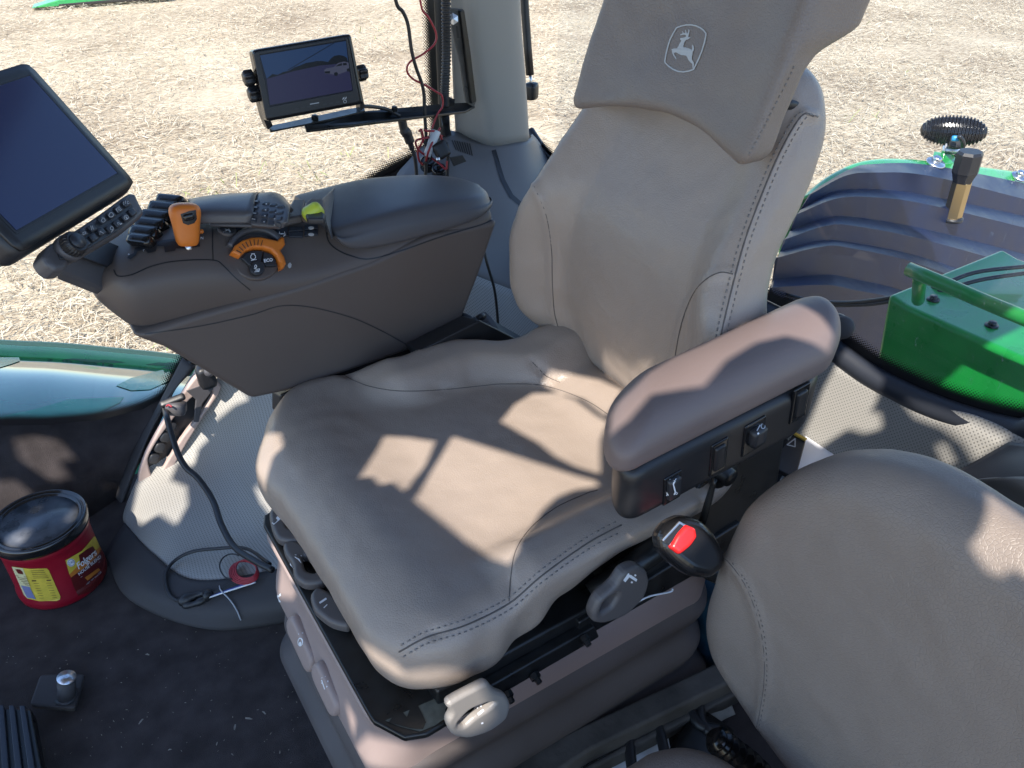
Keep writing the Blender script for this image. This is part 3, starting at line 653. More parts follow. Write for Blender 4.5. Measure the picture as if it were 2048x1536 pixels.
# gas strut outside the rear window
t = thing('gas_strut', 'thin black gas strut beside the pillar, its ball end in a square socket', 'gas strut', W(1062, 185, x=1.2))
tube('cylinder', [W(1034, -300, x=1.2), W(1050, 20, x=1.2), W(1060, 150, x=1.2)], .0105, BLK, t, 2, 16)
tube('rod', [W(1060, 148, x=1.2), W(1063, 172, x=1.2)], .004, STEEL, t, 2, 10)
slab('end_socket', frame(W(1063, 182, x=1.2), (-.8, -.5, 0)), (.042, .030, .03), .006, .004, BLK, t)
# ------------------------------------------------------------------ outside, right front
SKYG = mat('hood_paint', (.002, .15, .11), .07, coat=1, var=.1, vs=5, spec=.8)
t = thing('front_body_panel', 'glossy green tractor body panel below the side window, reflecting the sky', 'body panel', (0, 2.2, 0))
up_ = [(-300, 668), (0, 690), (120, 696), (230, 706), (330, 716), (420, 730), (560, 760)]
gridsurf('panel_shoulder', [WL(up_, y=2.50), [W(u, v+12, y=2.46) for u, v in up_], [W(u, v+26, y=2.425) for u, v in up_]], GREEN, t, 6, 4, .005)
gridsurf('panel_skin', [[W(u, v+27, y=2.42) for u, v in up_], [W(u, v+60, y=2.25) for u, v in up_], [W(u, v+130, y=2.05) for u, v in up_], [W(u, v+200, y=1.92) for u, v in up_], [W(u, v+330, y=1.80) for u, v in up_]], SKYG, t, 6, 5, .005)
gridsurf('panel_edge', [[W(u, v-8, y=2.52) for u, v in up_], [W(u, v, y=2.50) for u, v in up_], [W(u, v+2, y=2.495) for u, v in up_]], mat('edge_lit_paint', (.22, .34, .14), .35, coat=.5), t, 6, 4, .006)  # paler colour puts the lit look of the rim into the paint
skin_ = [o for o in t.children if o.name.startswith('panel_skin')][0]; sho_ = [o for o in t.children if o.name.startswith('panel_shoulder')][0]
TEAL = mat('teal_reflection', (.01, .24, .17), .25, coat=.2, var=.15, vs=12); DKG = mat('dark_green', (.006, .10, .02), .4, var=.3, vs=25)
decalfill('lower_reflection_patch', [(-60, 846), (60, 822), (140, 800), (248, 795), (240, 806), (165, 842), (60, 850), (-60, 860)], skin_, TEAL, skin_, .002, 12)  # teal patches paint reflections of sunlit green onto the skin
decalfill('reflection_patch', [(232, 772), (262, 757), (335, 738), (345, 760), (300, 780), (262, 782)], skin_, TEAL, skin_, .002, 12)
decalfill('reflection_patch', [(-60, 735), (-60, 716), (60, 716), (20, 730), (-20, 742)], skin_, TEAL, skin_, .002, 12)
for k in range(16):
    r_ = random.Random(k+50); u = r_.uniform(20, 360); v = 706+u*.06+r_.uniform(0, 16); a_ = r_.uniform(14, 46); decalfill('shoulder_reflection', [(u-a_, v), (u-a_*.4, v-3), (u+a_*.3, v-1.5), (u+a_, v+3), (u+a_*.2, v+4), (u-a_*.5, v+3)], sho_, DKG, sho_, .001, 12)  # dark streaks painted in for reflections along the shoulder
#@@SEAT
# ------------------------------------------------------------------ operator seat
seat = thing('operator_seat', 'large taupe leather operator seat with curved backrest and left armrest', 'seat', (.42, .76, 0))
def seatmesh(name, V, F, m, parent, seams=(), wr=(.0035, 9, 1), extra=None):
    V = np.asarray(V, float); N = vnormals(V, F); V = wrinkle(V, N, wr[0], wr[1], wr[2]); V = wrinkle(V, N, .0012, 34, wr[2]+40)
    if extra: V = extra(V, N)
    for path, w, d in seams: V = groove(V, path, w, d, N=N)
    return mk(name, V, F, m, parent)
CX0, CY0 = .197, .528
def cush(P):
    X, Y, Z = P[:, 0].copy(), P[:, 1].copy(), P[:, 2]; t = Z/.125; x = CX0+X
    far = .50+.055*S((X-.02)/.08)*(1-S((X-.12)/.14))*1.0+.02*S(X/.05)-.07*S((X-.33)/.12)
    near = 0; y = CY0+near+Y*(far/.5)
    yn = (y-CY0); yf = (CY0+far)-y
    top = .462+.004*S((X-.02)/.06)
    top = top-.016*S((X-.06)/.12)*S((yn-.03)/.10)*S((yf-.03)/.10)
    top = top+.026*S((.105-yn)/.055)*S((x-.33)/.06)+.030*S((.115-yf)/.05)*S((x-.36)/.07)
    top = top-.012*(1-S(X/.06))+.022*S((X-.40)/.12)
    bot = .352+.088*S((x-.30)/.22)*S((.3-yn)/.15)-.012*S((.10-np.abs(x-.27))/.08)
    z = bot+t*(top-bot)
    x = x-.012*(t*(1-t)*4)*(X < .25)*S((.1-X)/.1)-.014*S((yn-.30)/.15)*S((.1-X)/.1)          # belly of the front roll
    x = x+.002*(1-t)*S((.08-X)/.08)                          # front tucks under
    y = y-.010*(t*(1-t)*4)*S((.06-yn)/.06)+.012*(1-t)*S((.05-yn)/.05)
    return np.stack([x, y, z], 1)
V, F = rbox((.54, .50, .125), .085, .034, .0052, cush)
seamN = WL([(796, 1304), (840, 1277), (930, 1248), (1015, 1207), (1080, 1152), (1170, 1088), (1280, 1035), (1340, 1000)], y=.545)
def onz(pts, z): return WL(pts, z=z)
bol_in = onz([(1016, 1205), (1020, 1150), (1030, 1100), (1060, 1055), (1110, 1015), (1170, 988), (1240, 968)], .468)
bol_far = onz([(684, 747), (730, 768), (800, 780), (880, 778), (960, 770), (1040, 762), (1100, 770)], .462)
cushion = seatmesh('seat_cushion', V, F, LEATHER, seat, [(cr(seamN, 5), .0055, .0045), (cr(bol_in, 4), .006, .005), (cr(bol_far, 4), .006, .006)], (.0035, 8, 1),
    lambda V, N: V+N*((.004*np.sin(V[:, 0]*95+V[:, 1]*30)*S((.60-V[:, 1]-.03)/.03)*S((.45-V[:, 2])/.05)*S((V[:, 0]-.25)/.1))[:, None]))
# backrest, plan (width, height), thickness = depth
def backw(P):
    w0, h0, d = P[:, 0], P[:, 1], P[:, 2]; w = (w0-.24)/.24; h = h0/.54; z = .445+h0*.95
    W_ = .205+.038*S(h0/.14)-.0*h0-.040*S((h0-.20)/.16)-.028*S((h0-.34)/.18)
    y = .785+w*W_
    x0 = .712-.020*S((z-.46)/.13)*(1-S((z-.66)/.2))+.075*S((z-.70)/.26)
    side = S((np.abs(w)-.52)/.40)
    bump = S((z-.44)/.10)*(1-S((z-.70)/.24))
    x = x0-.052*side*bump-.010*side*S((z-.7)/.2)
    thick = .085+.02*bump
    return np.stack([x+d/.1*thick, y, z], 1)
V, F = rbox((.48, .54, .10), .095, .036, .0056, backw)
F = [f[::-1] for f in F]
back_near = WL([(1600, 222), (1560, 300), (1520, 390), (1485, 480), (1460, 560), (1440, 640), (1428, 690)], y=.578)
far_b = [(1068, 372), (1092, 430), (1103, 500), (1105, 570), (1112, 640), (1140, 700), (1190, 745)]
back_far = [W(u, v, x=.665) for u, v in far_b]
backrest = seatmesh('backrest', V, F, LEATHER, seat, [], (.003, 7, 5))
def proj_path(pts, ob, n=8):
    out = []
    for p in cr([(a, b, 0) for a, b in pts], n):
        q, _ = hit(p.x, p.y, ob)
        if q is not None: out.append(q)
    return out
def press(ob, pts, w, d):
    path = proj_path(pts, ob); me = ob.data; V = np.array([v.co[:] for v in me.vertices]); F = [tuple(p.vertices) for p in me.polygons]
    V = groove(V, path, w, d, N=vnormals(V, F)); me.vertices.foreach_set('co', V.ravel()); me.update(); _bv.pop(ob.name, None)
near_px = [(1628, 232), (1603, 232), (1562, 300), (1523, 390), (1490, 480), (1468, 560), (1444, 660), (1430, 735)]
lowb_px = [(1466, 548), (1440, 545), (1410, 560), (1385, 590), (1365, 640), (1352, 700), (1345, 760)]
press(backrest, near_px, .006, .005); press(backrest, far_b, .007, .005); press(backrest, lowb_px, .006, .004)
press(cushion, [(1062, 722), (1085, 742), (1120, 760)], .006, .004)
stitches('stitching', [(u-9, v-2) for u, v in near_px], backrest, backrest); stitches('stitching', [(u+10, v+2) for u, v in near_px], backrest, backrest)
sn = [(800, 1302), (850, 1275), (930, 1250), (1015, 1207), (1080, 1152), (1170, 1088), (1240, 1050)]
stitches('stitching', [(u+1, v-11) for u, v in sn], cushion, cushion); stitches('stitching', [(u+5, v+12) for u, v in sn], cushion, cushion)
seamline('seam', near_px, backrest, backrest); seamline('seam', far_b, backrest, backrest, .0008); seamline('seam', lowb_px, backrest, backrest, .0008)
seamline('seam', [(798, 1304)]+[(u+3, v) for u, v in sn[1:]], cushion, cushion)
seamline('seam', [(1018, 1203), (1022, 1150), (1032, 1100), (1062, 1055), (1112, 1015), (1170, 988), (1195, 980)], cushion, cushion, .0008)
seamline('seam', [(684, 748), (710, 762), (745, 774), (800, 782), (880, 780), (960, 772), (1010, 768), (1090, 772), (1170, 800), (1225, 835)], cushion, cushion, .0008)
seamline('seam', [(1062, 722), (1078, 738), (1092, 752), (1120, 765)], cushion, cushion, .0008)
# headrest
def headw(P):
    w0, h0, d = P[:, 0], P[:, 1], P[:, 2]; w = w0/.34*2-1; y = .605+(w0/.34)*.335
    taper = .012*S(h0/.25); y = y-taper*w*0
    base = .866-.008*w+.030*(1-np.abs(w)**1.7)*S((.16-h0)/.16)
    z = base+h0*.92
    x = .700+.035*S(0*h0)+h0*.30+.022*(w*w)*(-.4)+.028*(1-w*w)*.5
    wing = S((h0-.125)/.03)*S((-w-.70)/.3)
    x = x+d*(.62+.5*S((h0-.10)/.06))
    x = x+wing*(d/.07)*.026; y = y-wing*.012*(d/.07)
    return np.stack([x, y, z], 1)
V, F = rbox((.34, .30, .07), .024, .016, .0055, headw); F = [f[::-1] for f in F]
headrest = seatmesh('headrest', V, F, HEADL, seat, [], (.003, 12, 9))
tube('post', [V3(.790, .70, .88), V3(.83, .70, 1.03)], .006, STEEL, headrest, 1, 12); tube('post', [W(1571, 205, y=.64), W(1590, 125, y=.64), W(1600, 90, y=.64)], .0045, STEEL, headrest, 1, 12); slab('post_sleeve', frame(W(1560, 203, y=.655), (.3, 0, 1), (1, 0, 0)), (.04, .05, .012), .012, .004, BLK, headrest)
hs = [(1496, 312), (1524, 262), (1550, 210), (1578, 155), (1590, 128)]
stitches('stitching', hs, headrest, headrest)
# emblem (leaping deer in a shield)
def px(pts, o=(1300, 30), s=12.8): return [(o[0]+x/s, o[1]+y/s) for x, y in pts]
deer = [(780, 515), (800, 495), (835, 480), (850, 470), (838, 440), (822, 425), (845, 422), (862, 450), (880, 468), (915, 468), (918, 440), (908, 395), (920, 378), (935, 410), (948, 440), (948, 470), (965, 480), (985, 440), (992, 400), (1000, 365), (1018, 385), (1026, 415), (1012, 470), (1000, 530), (988, 565), (1005, 575), (1025, 572), (1048, 560), (1040, 590), (1010, 615), (980, 632), (935, 640), (905, 680), (880, 730), (865, 790), (868, 830), (920, 835), (1000, 858), (1050, 880), (1080, 900), (1090, 860), (1085, 800), (1100, 760), (1130, 810), (1140, 870), (1128, 925), (1105, 940), (1105, 990), (1085, 1080), (1085, 1150), (1130, 1215), (1138, 1280), (1125, 1350), (1108, 1385), (1098, 1330), (1095, 1260), (1040, 1210), (990, 1150), (960, 1080), (930, 1045), (870, 1035), (810, 1030), (740, 1000), (700, 970), (655, 962), (625, 985), (640, 1040), (675, 1085), (690, 1150), (650, 1110), (600, 1030), (575, 960), (565, 880), (620, 862), (700, 858), (735, 810), (765, 740), (800, 690), (812, 655), (780, 640), (778, 605), (810, 590), (880, 580), (920, 570), (935, 545), (930, 520), (890, 508), (840, 512), (800, 525)]
shield = [(690, 330), (800, 290), (930, 262), (1060, 258), (1180, 280), (1290, 330), (1380, 395), (1445, 480), (1440, 540), (1400, 720), (1340, 920), (1260, 1120), (1180, 1290), (1120, 1400), (1000, 1440), (860, 1462), (720, 1445), (600, 1395), (480, 1310), (400, 1230), (388, 1190), (415, 1020), (460, 830), (520, 640), (600, 480)]
Vg, Fg = decalgeo([px(deer)]+stroke(px(shield), 2.6, True), headrest, .0008); mk('emblem', Vg, Fg, SILV, headrest, False)
# armrest
ADIR = V3(.375, .0, .035)
def armw(P):
    X, Y, Z = P[:, 0], P[:, 1], P[:, 2]; t = Z/.065; x = .398+X+.085*(Y/.105)*(1-.45*S((X-.16)/.17))+.01; y = .465+Y
    z = .640+.055*X+Z*(1.0+.04*S(X/.2))
    z = z-.010*(1-t)*0-.020*t*(np.abs(Y/.105-.5)*2)**2*1.0-.012*t*S((.06-X)/.06)
    y = y+.006*(1-t)
    return np.stack([x, y, z], 1)
arm = thing('x', 'x', 'x', (0, 0, 0)); bpy.data.objects.remove(arm)
V, F = rbox((.362, .105, .068), .046, .024, .006, armw)
armpad = mk('armrest', V, F, ARMP, seat)
def armb(P):
    X, Y, Z = P[:, 0], P[:, 1], P[:, 2]; t = Z/.08; x = .428+X+.075*(Y/.098); y = .470+Y; z = .568+.045*X+Z
    z = z+(1-t)*(.020*S((X-.27)/.08))
    return np.stack([x, y, z], 1)
V, F = rbox((.315, .098, .080), .040, .016, .006, armb)
armbox = mk('switch_housing', V, F, BLK, armpad)
def onface(u, v, ob): return hit(u, v, ob)
def rocker(u, v, w, h, d, name, m=BLK, ang=0):
    c, n = hit(u, v, armbox); s = (c-CAM).length/FPX; f = frame(c, n, V3(1, 0, .1)); f = f @ Matrix.Rotation(rad(ang), 4, 'Z')
    return slab(name, f, (w*s, h*s, d), 3*s, .002, m, armbox), f, s
for (u, v, w, h) in ((1343, 975, 34, 62), (1436, 913, 34, 70), (1506, 872, 46, 66), (1598, 806, 34, 72)):
    rocker(u, v, w+10, h+12, .004, 'switch_bezel', BLKG)
rk, f, s = rocker(1343, 972, 30, 52, .014, 'rocker_switch', KEY); rocker(1436, 913, 27, 60, .009, 'switch_blank', BLK); rocker(1598, 806, 27, 60, .009, 'switch_blank', BLK)
k2, f2, s2 = rocker(1508, 868, 34, 40, .022, 'rotary_slider', KEY)
decal('symbol', stroke([(1334, 990), (1348, 988), (1350, 984), (1346, 968), (1349, 962)], 2.6)+stroke([(1334, 985), (1337, 990)], 2.5)+stroke(arc((1352, 986), 2, 0, 330, 8), 1.4)+stroke([(1338, 958), (1348, 964), (1352, 958)], 1.5), [rk, armbox], WHT, rk)
decal('symbol', stroke(arc((1526, 853), 4, 0, 360, 12, 5), 1.6), [k2, armbox], WHT, k2); decal('symbol', stroke([(1514, 862), (1520, 851)], 2)+stroke([(1515, 868), (1517, 866)], 2), [k2, armbox], WHT, k2)
# base frame under the cushion
ty = .335
tray = plate('base_tray', rnd([V3(.166, .965, ty), V3(.166, .56, ty), V3(.188, .520, ty), V3(.212, .510, ty), V3(.275, .512, ty), V3(.295, .535, ty), V3(.66, .545, ty), V3(.66, .965, ty)], 2, .06), [], .010, BLKM, seat, .003)
dst = decalfill('dusty_corner', [(770, 1442), (820, 1420), (870, 1398), (900, 1384), (905, 1400), (890, 1420), (893, 1436), (870, 1452), (840, 1464), (800, 1454)], tray, mat('tray_dust', (.115, .115, .09), .8, bs=200, bd=.4, var=.35, vs=60), seat, .0008)
decalfill('clean_spot', [(778, 1446), (792, 1424), (806, 1426), (814, 1436), (822, 1414), (836, 1412), (846, 1432), (852, 1446), (846, 1460), (820, 1458)], tray, BLKM, dst, .0014)
prism('side_rail', [V3(.24, .535, .365), V3(.70, .535, .375), V3(.70, .535, .325), V3(.24, .535, .325)], (0, .05, 0), BLKM, seat, .004)
prism('slide_rail', [V3(.29, .520, .345), V3(.46, .520, .350), V3(.47, .520, .322), V3(.30, .520, .316)], (0, .016, 0), BLKM, seat, .003)
prism('slide_rail', [V3(.44, .528, .362), V3(.72, .528, .39), V3(.72, .528, .33), V3(.44, .528, .325)], (0, .012, 0), BLKM, seat, .003)
for (x, z) in ((.365, .325), (.325, .318), (.44, .345)):
    mk('bolt', *lathe([(.001, 0), (.007, 0), (.007, .007), (.004, .008), (.004, .014), (.001, .014)], frame(V3(x, .519, z), (0, -1, -.2)), 6), BLKM, seat, False)
prism('side_bracket', [V3(.50, .535, .40), V3(.60, .535, .46), V3(.66, .535, .53), V3(.78, .535, .56), V3(.80, .535, .36), V3(.60, .535, .35), V3(.50, .535, .355)], (0, .05, 0), BLKM, seat, .006)
c = V3(.655, .53, .515); mk('pivot', *lathe([(.001, 0), (.022, 0), (.022, .010), (.012, .012), (.012, .02), (.001, .02)], frame(c, (0, -1, 0)), 28), BLKM, seat)
mk('pivot', *lathe([(.001, 0), (.010, 0), (.010, .014), (.001, .014)], frame(V3(.655, .53, .562), (0, -1, .3)), 6), STEEL, seat, False)
tube('cross_tube', [V3(.46, .53, .40), V3(.53, .52, .435), V3(.60, .515, .455)], .017, BLKM, seat, 4, 16)
tube('cable_tie', [W(1240, 1230, y=.50), W(1290, 1196, y=.50), W(1340, 1184, y=.505), W(1345, 1178, y=.505)], .0012, WHT, seat, 5, 6)
# levers
def lever(name, outer, hole, y=None, z=None, m=LEV, th=.018, tilt=None):
    k = {'y': y} if y is not None else {'z': z}
    o = plate(name, rnd(WL(outer, **k), 3, .35), [rnd(WL(h, **k), 3, .35) for h in hole], th, m, seat, min(.0065, th*.42), seg=4)
    return o
lv1 = lever('lever', [(885, 1402), (955, 1365), (972, 1358), (985, 1376), (1008, 1384), (1018, 1404), (1010, 1432), (975, 1458), (930, 1472), (900, 1465), (888, 1440), (900, 1420)], [[(912, 1436), (935, 1412), (972, 1398), (988, 1398), (975, 1410), (945, 1428), (925, 1446), (911, 1446)]], y=.497, m=LEVB, th=.013)
lv2 = lever('lever', [(1175, 1222), (1190, 1190), (1222, 1165), (1240, 1136), (1268, 1124), (1288, 1136), (1292, 1160), (1280, 1190), (1245, 1225), (1200, 1240), (1180, 1238)], [[(1192, 1216), (1200, 1194), (1228, 1176), (1226, 1188), (1214, 1206), (1198, 1216)]], y=.495)
lv3 = lever('lever', [(538, 1030), (552, 1014), (600, 1024), (640, 1050), (630, 1084), (590, 1090), (556, 1086), (544, 1064)], [[(574, 1050), (586, 1040), (606, 1052), (600, 1066), (578, 1064)]], z=.352)
lv4 = lever('lever', [(566, 1094), (590, 1084), (630, 1110), (656, 1146), (652, 1172), (610, 1176), (588, 1160), (586, 1134), (570, 1112)], [[(604, 1118), (618, 1118), (636, 1146), (630, 1154), (612, 1148)]], z=.350)
lv5 = lever('lever', [(620, 1196), (636, 1178), (672, 1196), (700, 1236), (700, 1262), (660, 1252), (628, 1226)], [], z=.348)
decal('symbol', stroke([(966, 1421), (957, 1428), (964, 1446)], 4.5)+[arc((955, 1416), 2.0, 0, 330, 8), arc((962, 1413), 2.0, 0, 330, 8)], lv1, WHT, lv1)
decal('symbol', [[(1246, 1160), (1256, 1146), (1274, 1158), (1272, 1163), (1258, 1154), (1250, 1164)], arc((1270, 1150), 2.2, 0, 360, 8), arc((1263, 1164), 2.2, 0, 360, 8)], lv2, WHT, lv2)
decal('symbol', [[(544, 1046), (556, 1032), (564, 1034), (562, 1038), (548, 1050)]], lv3, WHT, lv3)
decal('symbol', [[(575, 1128), (590, 1114), (598, 1118), (602, 1126), (588, 1138), (578, 1134)]]+stroke([(590, 1110), (602, 1112), (608, 1122)], 1.6), lv4, WHT, lv4)
decal('symbol', stroke([(640, 1206), (652, 1198)], 4)+stroke([(648, 1216), (654, 1210)], 2), lv5, WHT, lv5)
# buckle
c = W(1362, 1078, y=.455); s = (c-CAM).length/FPX; nb = V3(-.15, -.80, .62).normalized(); bt = thing('belt_buckle', 'black seat belt buckle with a bright red release button below the armrest', 'buckle', c)
along = (W(1400, 1030, y=.47)-W(1345, 1095, y=.47)); fb = frame(c, nb, V3(.75, .0, -.30))
f0 = [(1308, 1068), (1326, 1042), (1356, 1028), (1395, 1038), (1424, 1070), (1440, 1100), (1438, 1134), (1412, 1156), (1370, 1150), (1332, 1122), (1312, 1098)]
def onpl(pts, c, n): return [CAM+ray(u, v)*((c-CAM).dot(n)/ray(u, v).dot(n)) for u, v in pts]
bb = plate('buckle_shell', rnd(onpl(f0, c, nb), 3, .35), [], .034, BLKG, bt, .014, nrm=nb, seg=6)
plate('metal_lip', onpl([(1322, 1080), (1358, 1042), (1372, 1050), (1340, 1092)], c+nb*.018, nb), [], .003, STEEL, bt, .001, nrm=nb)
plate('slot', onpl([(1328, 1082), (1360, 1048), (1369, 1053), (1338, 1090)], c+nb*.0200, nb), [], .001, BLK, bt, .0002, nrm=nb)
rb = plate('release_button', rnd(onpl([(1336, 1094), (1350, 1068), (1368, 1048), (1388, 1056), (1391, 1074), (1378, 1092), (1356, 1110)], c+nb*.018, nb), 3, .25), [], .012, REDB, bt, .005, nrm=nb, seg=4)
strap = gridsurf('strap', [WL([(1398, 1044), (1412, 1000), (1428, 955)], y=.52), WL([(1412, 1050), (1424, 1005), (1434, 960)], y=.51)], BLKM, bt, 4, 2, .002)
tube('anchor', [W(1420, 1140, y=.50), W(1452, 1155, y=.54), W(1480, 1150, y=.58)], .014, BLKM, bt, 4, 12)
# suspension cover
def bell(P):
    X, Y, Z = P[:, 0], P[:, 1], P[:, 2]; x = .165+X; y = .545+Y; z = .02+Z
    cx, cy = .45, .77; k = 1+.035*np.sin((z)*2*math.pi/.088)+.09*S((.12-z)/.12); k = k-.02
    return np.stack([cx+(x-cx)*k, cy+(y-cy)*k, z], 1)
V, F = rbox((.575, .45, .25), .07, .02, .011, bell); bellows = mk('suspension_bellows', V, F, BELD, seat)
def cov(P):
    X, Y, Z = P[:, 0], P[:, 1], P[:, 2]; z = .15+Z; t = Z/.18
    x = .160+X+.012*(1-t)-.020*(1-t)*0-.010*np.sin(t*math.pi*2.0)*S((.05-X)/.05); y = .540+Y*1.0
    y = y+.02*(1-t)*S((.1-Y)/.1)
    return np.stack([x, y, z], 1)
V, F = rbox((.56, .43, .18), .05, .012, .009, cov); cover = mk('suspension_cover', V, F, BELL, seat)
# switch row on the front of the cover
pads = [((556, 1198), 34, 86, [[(553, 1190), (561, 1186), (562, 1192), (556, 1200), (563, 1206)]]), ((608, 1285), 36, 96, None), ((658, 1375), 36, 90, None)]
for (u, v), w, h, _ in pads:
    c, n = hit(u, v, [cover, bellows])
    if c is None: print('pad miss'); continue
    s = (c-CAM).length/FPX; f = frame(c, V3(-1, -.1, .25), V3(.0, -.6, -.2)); slab('height_switch', f, (h*s*1.15, w*s*1.5, .020), .018, .006, BELL, cover)

PD_ = [o for o in cover.children if o.name.startswith('height_switch')]+[cover]
decal('symbol', [[(553, 1190), (562, 1186), (563, 1191), (557, 1195), (563, 1204), (559, 1205)], [(557, 1199), (561, 1207), (558, 1208)]], PD_, WHT, PD_[0])
decal('symbol', stroke(arc((601, 1284), 4.5, 0, 360, 10, 8), 1.6)+stroke([(597, 1268), (606, 1266)], 1.2)+[arc((601, 1287), 2.4, 0, 330, 8, 4)], PD_, WHT, PD_[0])
decal('symbol', stroke([(644, 1360), (650, 1378)], 1.8)+stroke([(644, 1366), (656, 1362), (654, 1374)], 1.8)+stroke([(643, 1356), (651, 1353)], 1.0), PD_, WHT, PD_[0])
# ------------------------------------------------------------------ console
con = thing('control_console', 'brown grey right hand control console with orange levers', 'control console', (.38, 1.17, .46))
YN = 1.085
body_px = [(204, 560), (201, 600), (208, 632), (228, 655), (262, 672), (330, 697), (505, 799), (640, 765), (820, 703), (870, 680), (925, 642), (940, 600), (962, 545), (985, 480), (1000, 440), (1000, 425), (740, 505), (640, 520), (520, 548), (300, 566), (228, 556)]
lower = WL(body_px, y=YN)
# sections along x: each is a ring of (y, z)
def rng_at(x):
    return x
secs = []
def section(x, zb, zs, zt, y0=1.085, ysh=1.10, yt=1.135, yf=1.265, bulge=0):
    """bottom, shoulder (edge of the side wall), top deck height"""
    return [V3(x, y0+.030, zb), V3(x, y0+.006, zb+(zs-zb)*.45), V3(x, y0, zs-.008), V3(x, ysh, zs+.012), V3(x, yt, zt-.003), V3(x, yt+.02, zt), V3(x, yf-.02, zt), V3(x, yf, zt-.02), V3(x, yf, zs-.03), V3(x, yf-.01, (zb+zs)/2), V3(x, yf-.03, zb)]
def zbot(x):
    pts = [(.055, .650), (.065, .630), (.09, .598), (.118, .580), (.16, .575), (.22, .57), (.30, .57), (.597, .58), (.65, .60), (.672, .64)]
    return float(np.interp(x, [p[0] for p in pts], [p[1] for p in pts]))
def zsh(x): return float(np.interp(x, [.055, .07, .10, .15, .22, .27, .34, .42, .50, .672], [.668, .688, .690, .688, .676, .652, .640, .640, .648, .662]))
def ztop(x): return float(np.interp(x, [.055, .07, .10, .15, .22, .30, .42, .50, .60, .672], [.680, .703, .716, .722, .718, .706, .690, .688, .685, .68]))
XS = [.055, .062, .072, .086, .10, .118, .14, .16, .19, .22, .25, .28, .32, .36, .40, .45, .493, .53, .56, .597, .62, .64, .66, .672]
ring = []
for x in XS:
    k = 1-S((x-.052)/.045); e = 1-S((.680-x)/.03); y0 = 1.085+.055*float(k)+.02*float(e); yf = 1.262-.055*float(k)-.02*float(e)-.05*float(S((x-.55)/.13))
    rec = float(S((x-.235)/.04)*(1-S((x-.40)/.03)))     # dial recess slants further in
    ring.append(section(x, zbot(x), zsh(x), ztop(x), y0, y0+.016+.006*rec, y0+.045+.012*rec, yf))
n = len(ring[0]); V = [p for r in ring for p in r]; F = []
for i in range(len(ring)-1):
    for k in range(n): F.append((i*n+k, i*n+(k+1) % n, (i+1)*n+(k+1) % n, (i+1)*n+k))
F.append(tuple(range(n-1, -1, -1))); F.append(tuple(range((len(ring)-1)*n, len(ring)*n)))
body = mk('body_shell', V, [f[::-1] for f in F], CONS, con); subs(body, 2)
# lid
lowp = WL([(262, 672), (330, 697), (505, 800), (575, 785), (640, 765), (820, 703), (925, 642), (962, 545), (998, 440), (860, 470), (740, 524), (600, 572), (400, 628)], y=1.086)
lower_panel = prism('side_panel', lowp, V3(0, .15, 0), CONS, con, .010, 4)
lidp = [(655, 462), (664, 486), (690, 503), (735, 513), (800, 497), (880, 470), (960, 445), (996, 428), (999, 415), (994, 398)]
def lidz(x): return float(np.interp(x, [.40, .50, .60, .68], [.701, .705, .701, .690]))
LX = [.386, .390, .400, .42, .45, .50, .55, .60, .63, .648, .662, .672, .679, .6825]; ringl = []
for x in LX:
    e = 1-math.sqrt(max(0, 1-max(0, (x-.615)/.0685)**2)); a = float(1-S((x-.383)/.012)); y0 = 1.078+.060*e+.004*a; yf = 1.270-.05*e-.035*float(S((x-.50)/.15)); zt = lidz(x)-.010*e-.002*a; zb_ = float(np.interp(x, [.386, .40, .43, .5, .6, .682], [.688, .668, .656, .654, .657, .668]))
    ringl.append([V3(x, y0+.01, zb_-.002), V3(x, y0, zb_+.004), V3(x, y0+.004, zb_+(zt-zb_)*.55), V3(x, y0+.008, zt-.016), V3(x, y0+.014, zt-.006), V3(x, y0+.022, zt-.001), V3(x, y0+.045, zt), V3(x, (y0+yf)/2, zt+.002), V3(x, yf-.02, zt), V3(x, yf-.004, zt-.006), V3(x, yf, zt-.03), V3(x, yf-.01, zb_-.002)])
n = len(ringl[0]); V = [p for r in ringl for p in r]; F = []
for i in range(len(ringl)-1):
    for k in range(n): F.append((i*n+k, i*n+(k+1) % n, (i+1)*n+(k+1) % n, (i+1)*n+k))
F.append(tuple(range(n-1, -1, -1))); F.append(tuple(range((len(ringl)-1)*n, len(ringl)*n)))
lid = mk('storage_lid', V, [f[::-1] for f in F], LIDM, con); subs(lid, 2)
CB = [body, lid, lower_panel]
def line(name, pts, w, m, objs=None, parent=None, n=8, off=.0005):
    p = [(q.x, q.y) for q in cr([(a, b, 0) for a, b in pts], n)]; return decal(name, stroke(p, w), objs or body, m, parent or con, off)
line('lid_gap', [(652, 452), (656, 480), (672, 498), (700, 511), (738, 518), (800, 502), (880, 474), (960, 450), (999, 434)], 2.6, BLK, CB, body)
line('upper_seam', [(228, 540), (236, 552), (262, 550), (300, 534), (340, 524), (390, 520), (430, 521), (445, 530), (470, 555), (500, 580)], 2.2, BLK, body, body)
line('lower_seam', [(290, 668), (400, 652), (500, 630), (560, 612), (620, 614), (700, 634), (760, 660), (815, 690)], 2.0, KEY, [lower_panel, body], lower_panel)
line('panel_joint', [(426, 450), (425, 480), (426, 521)], 2, BLK, body, body)
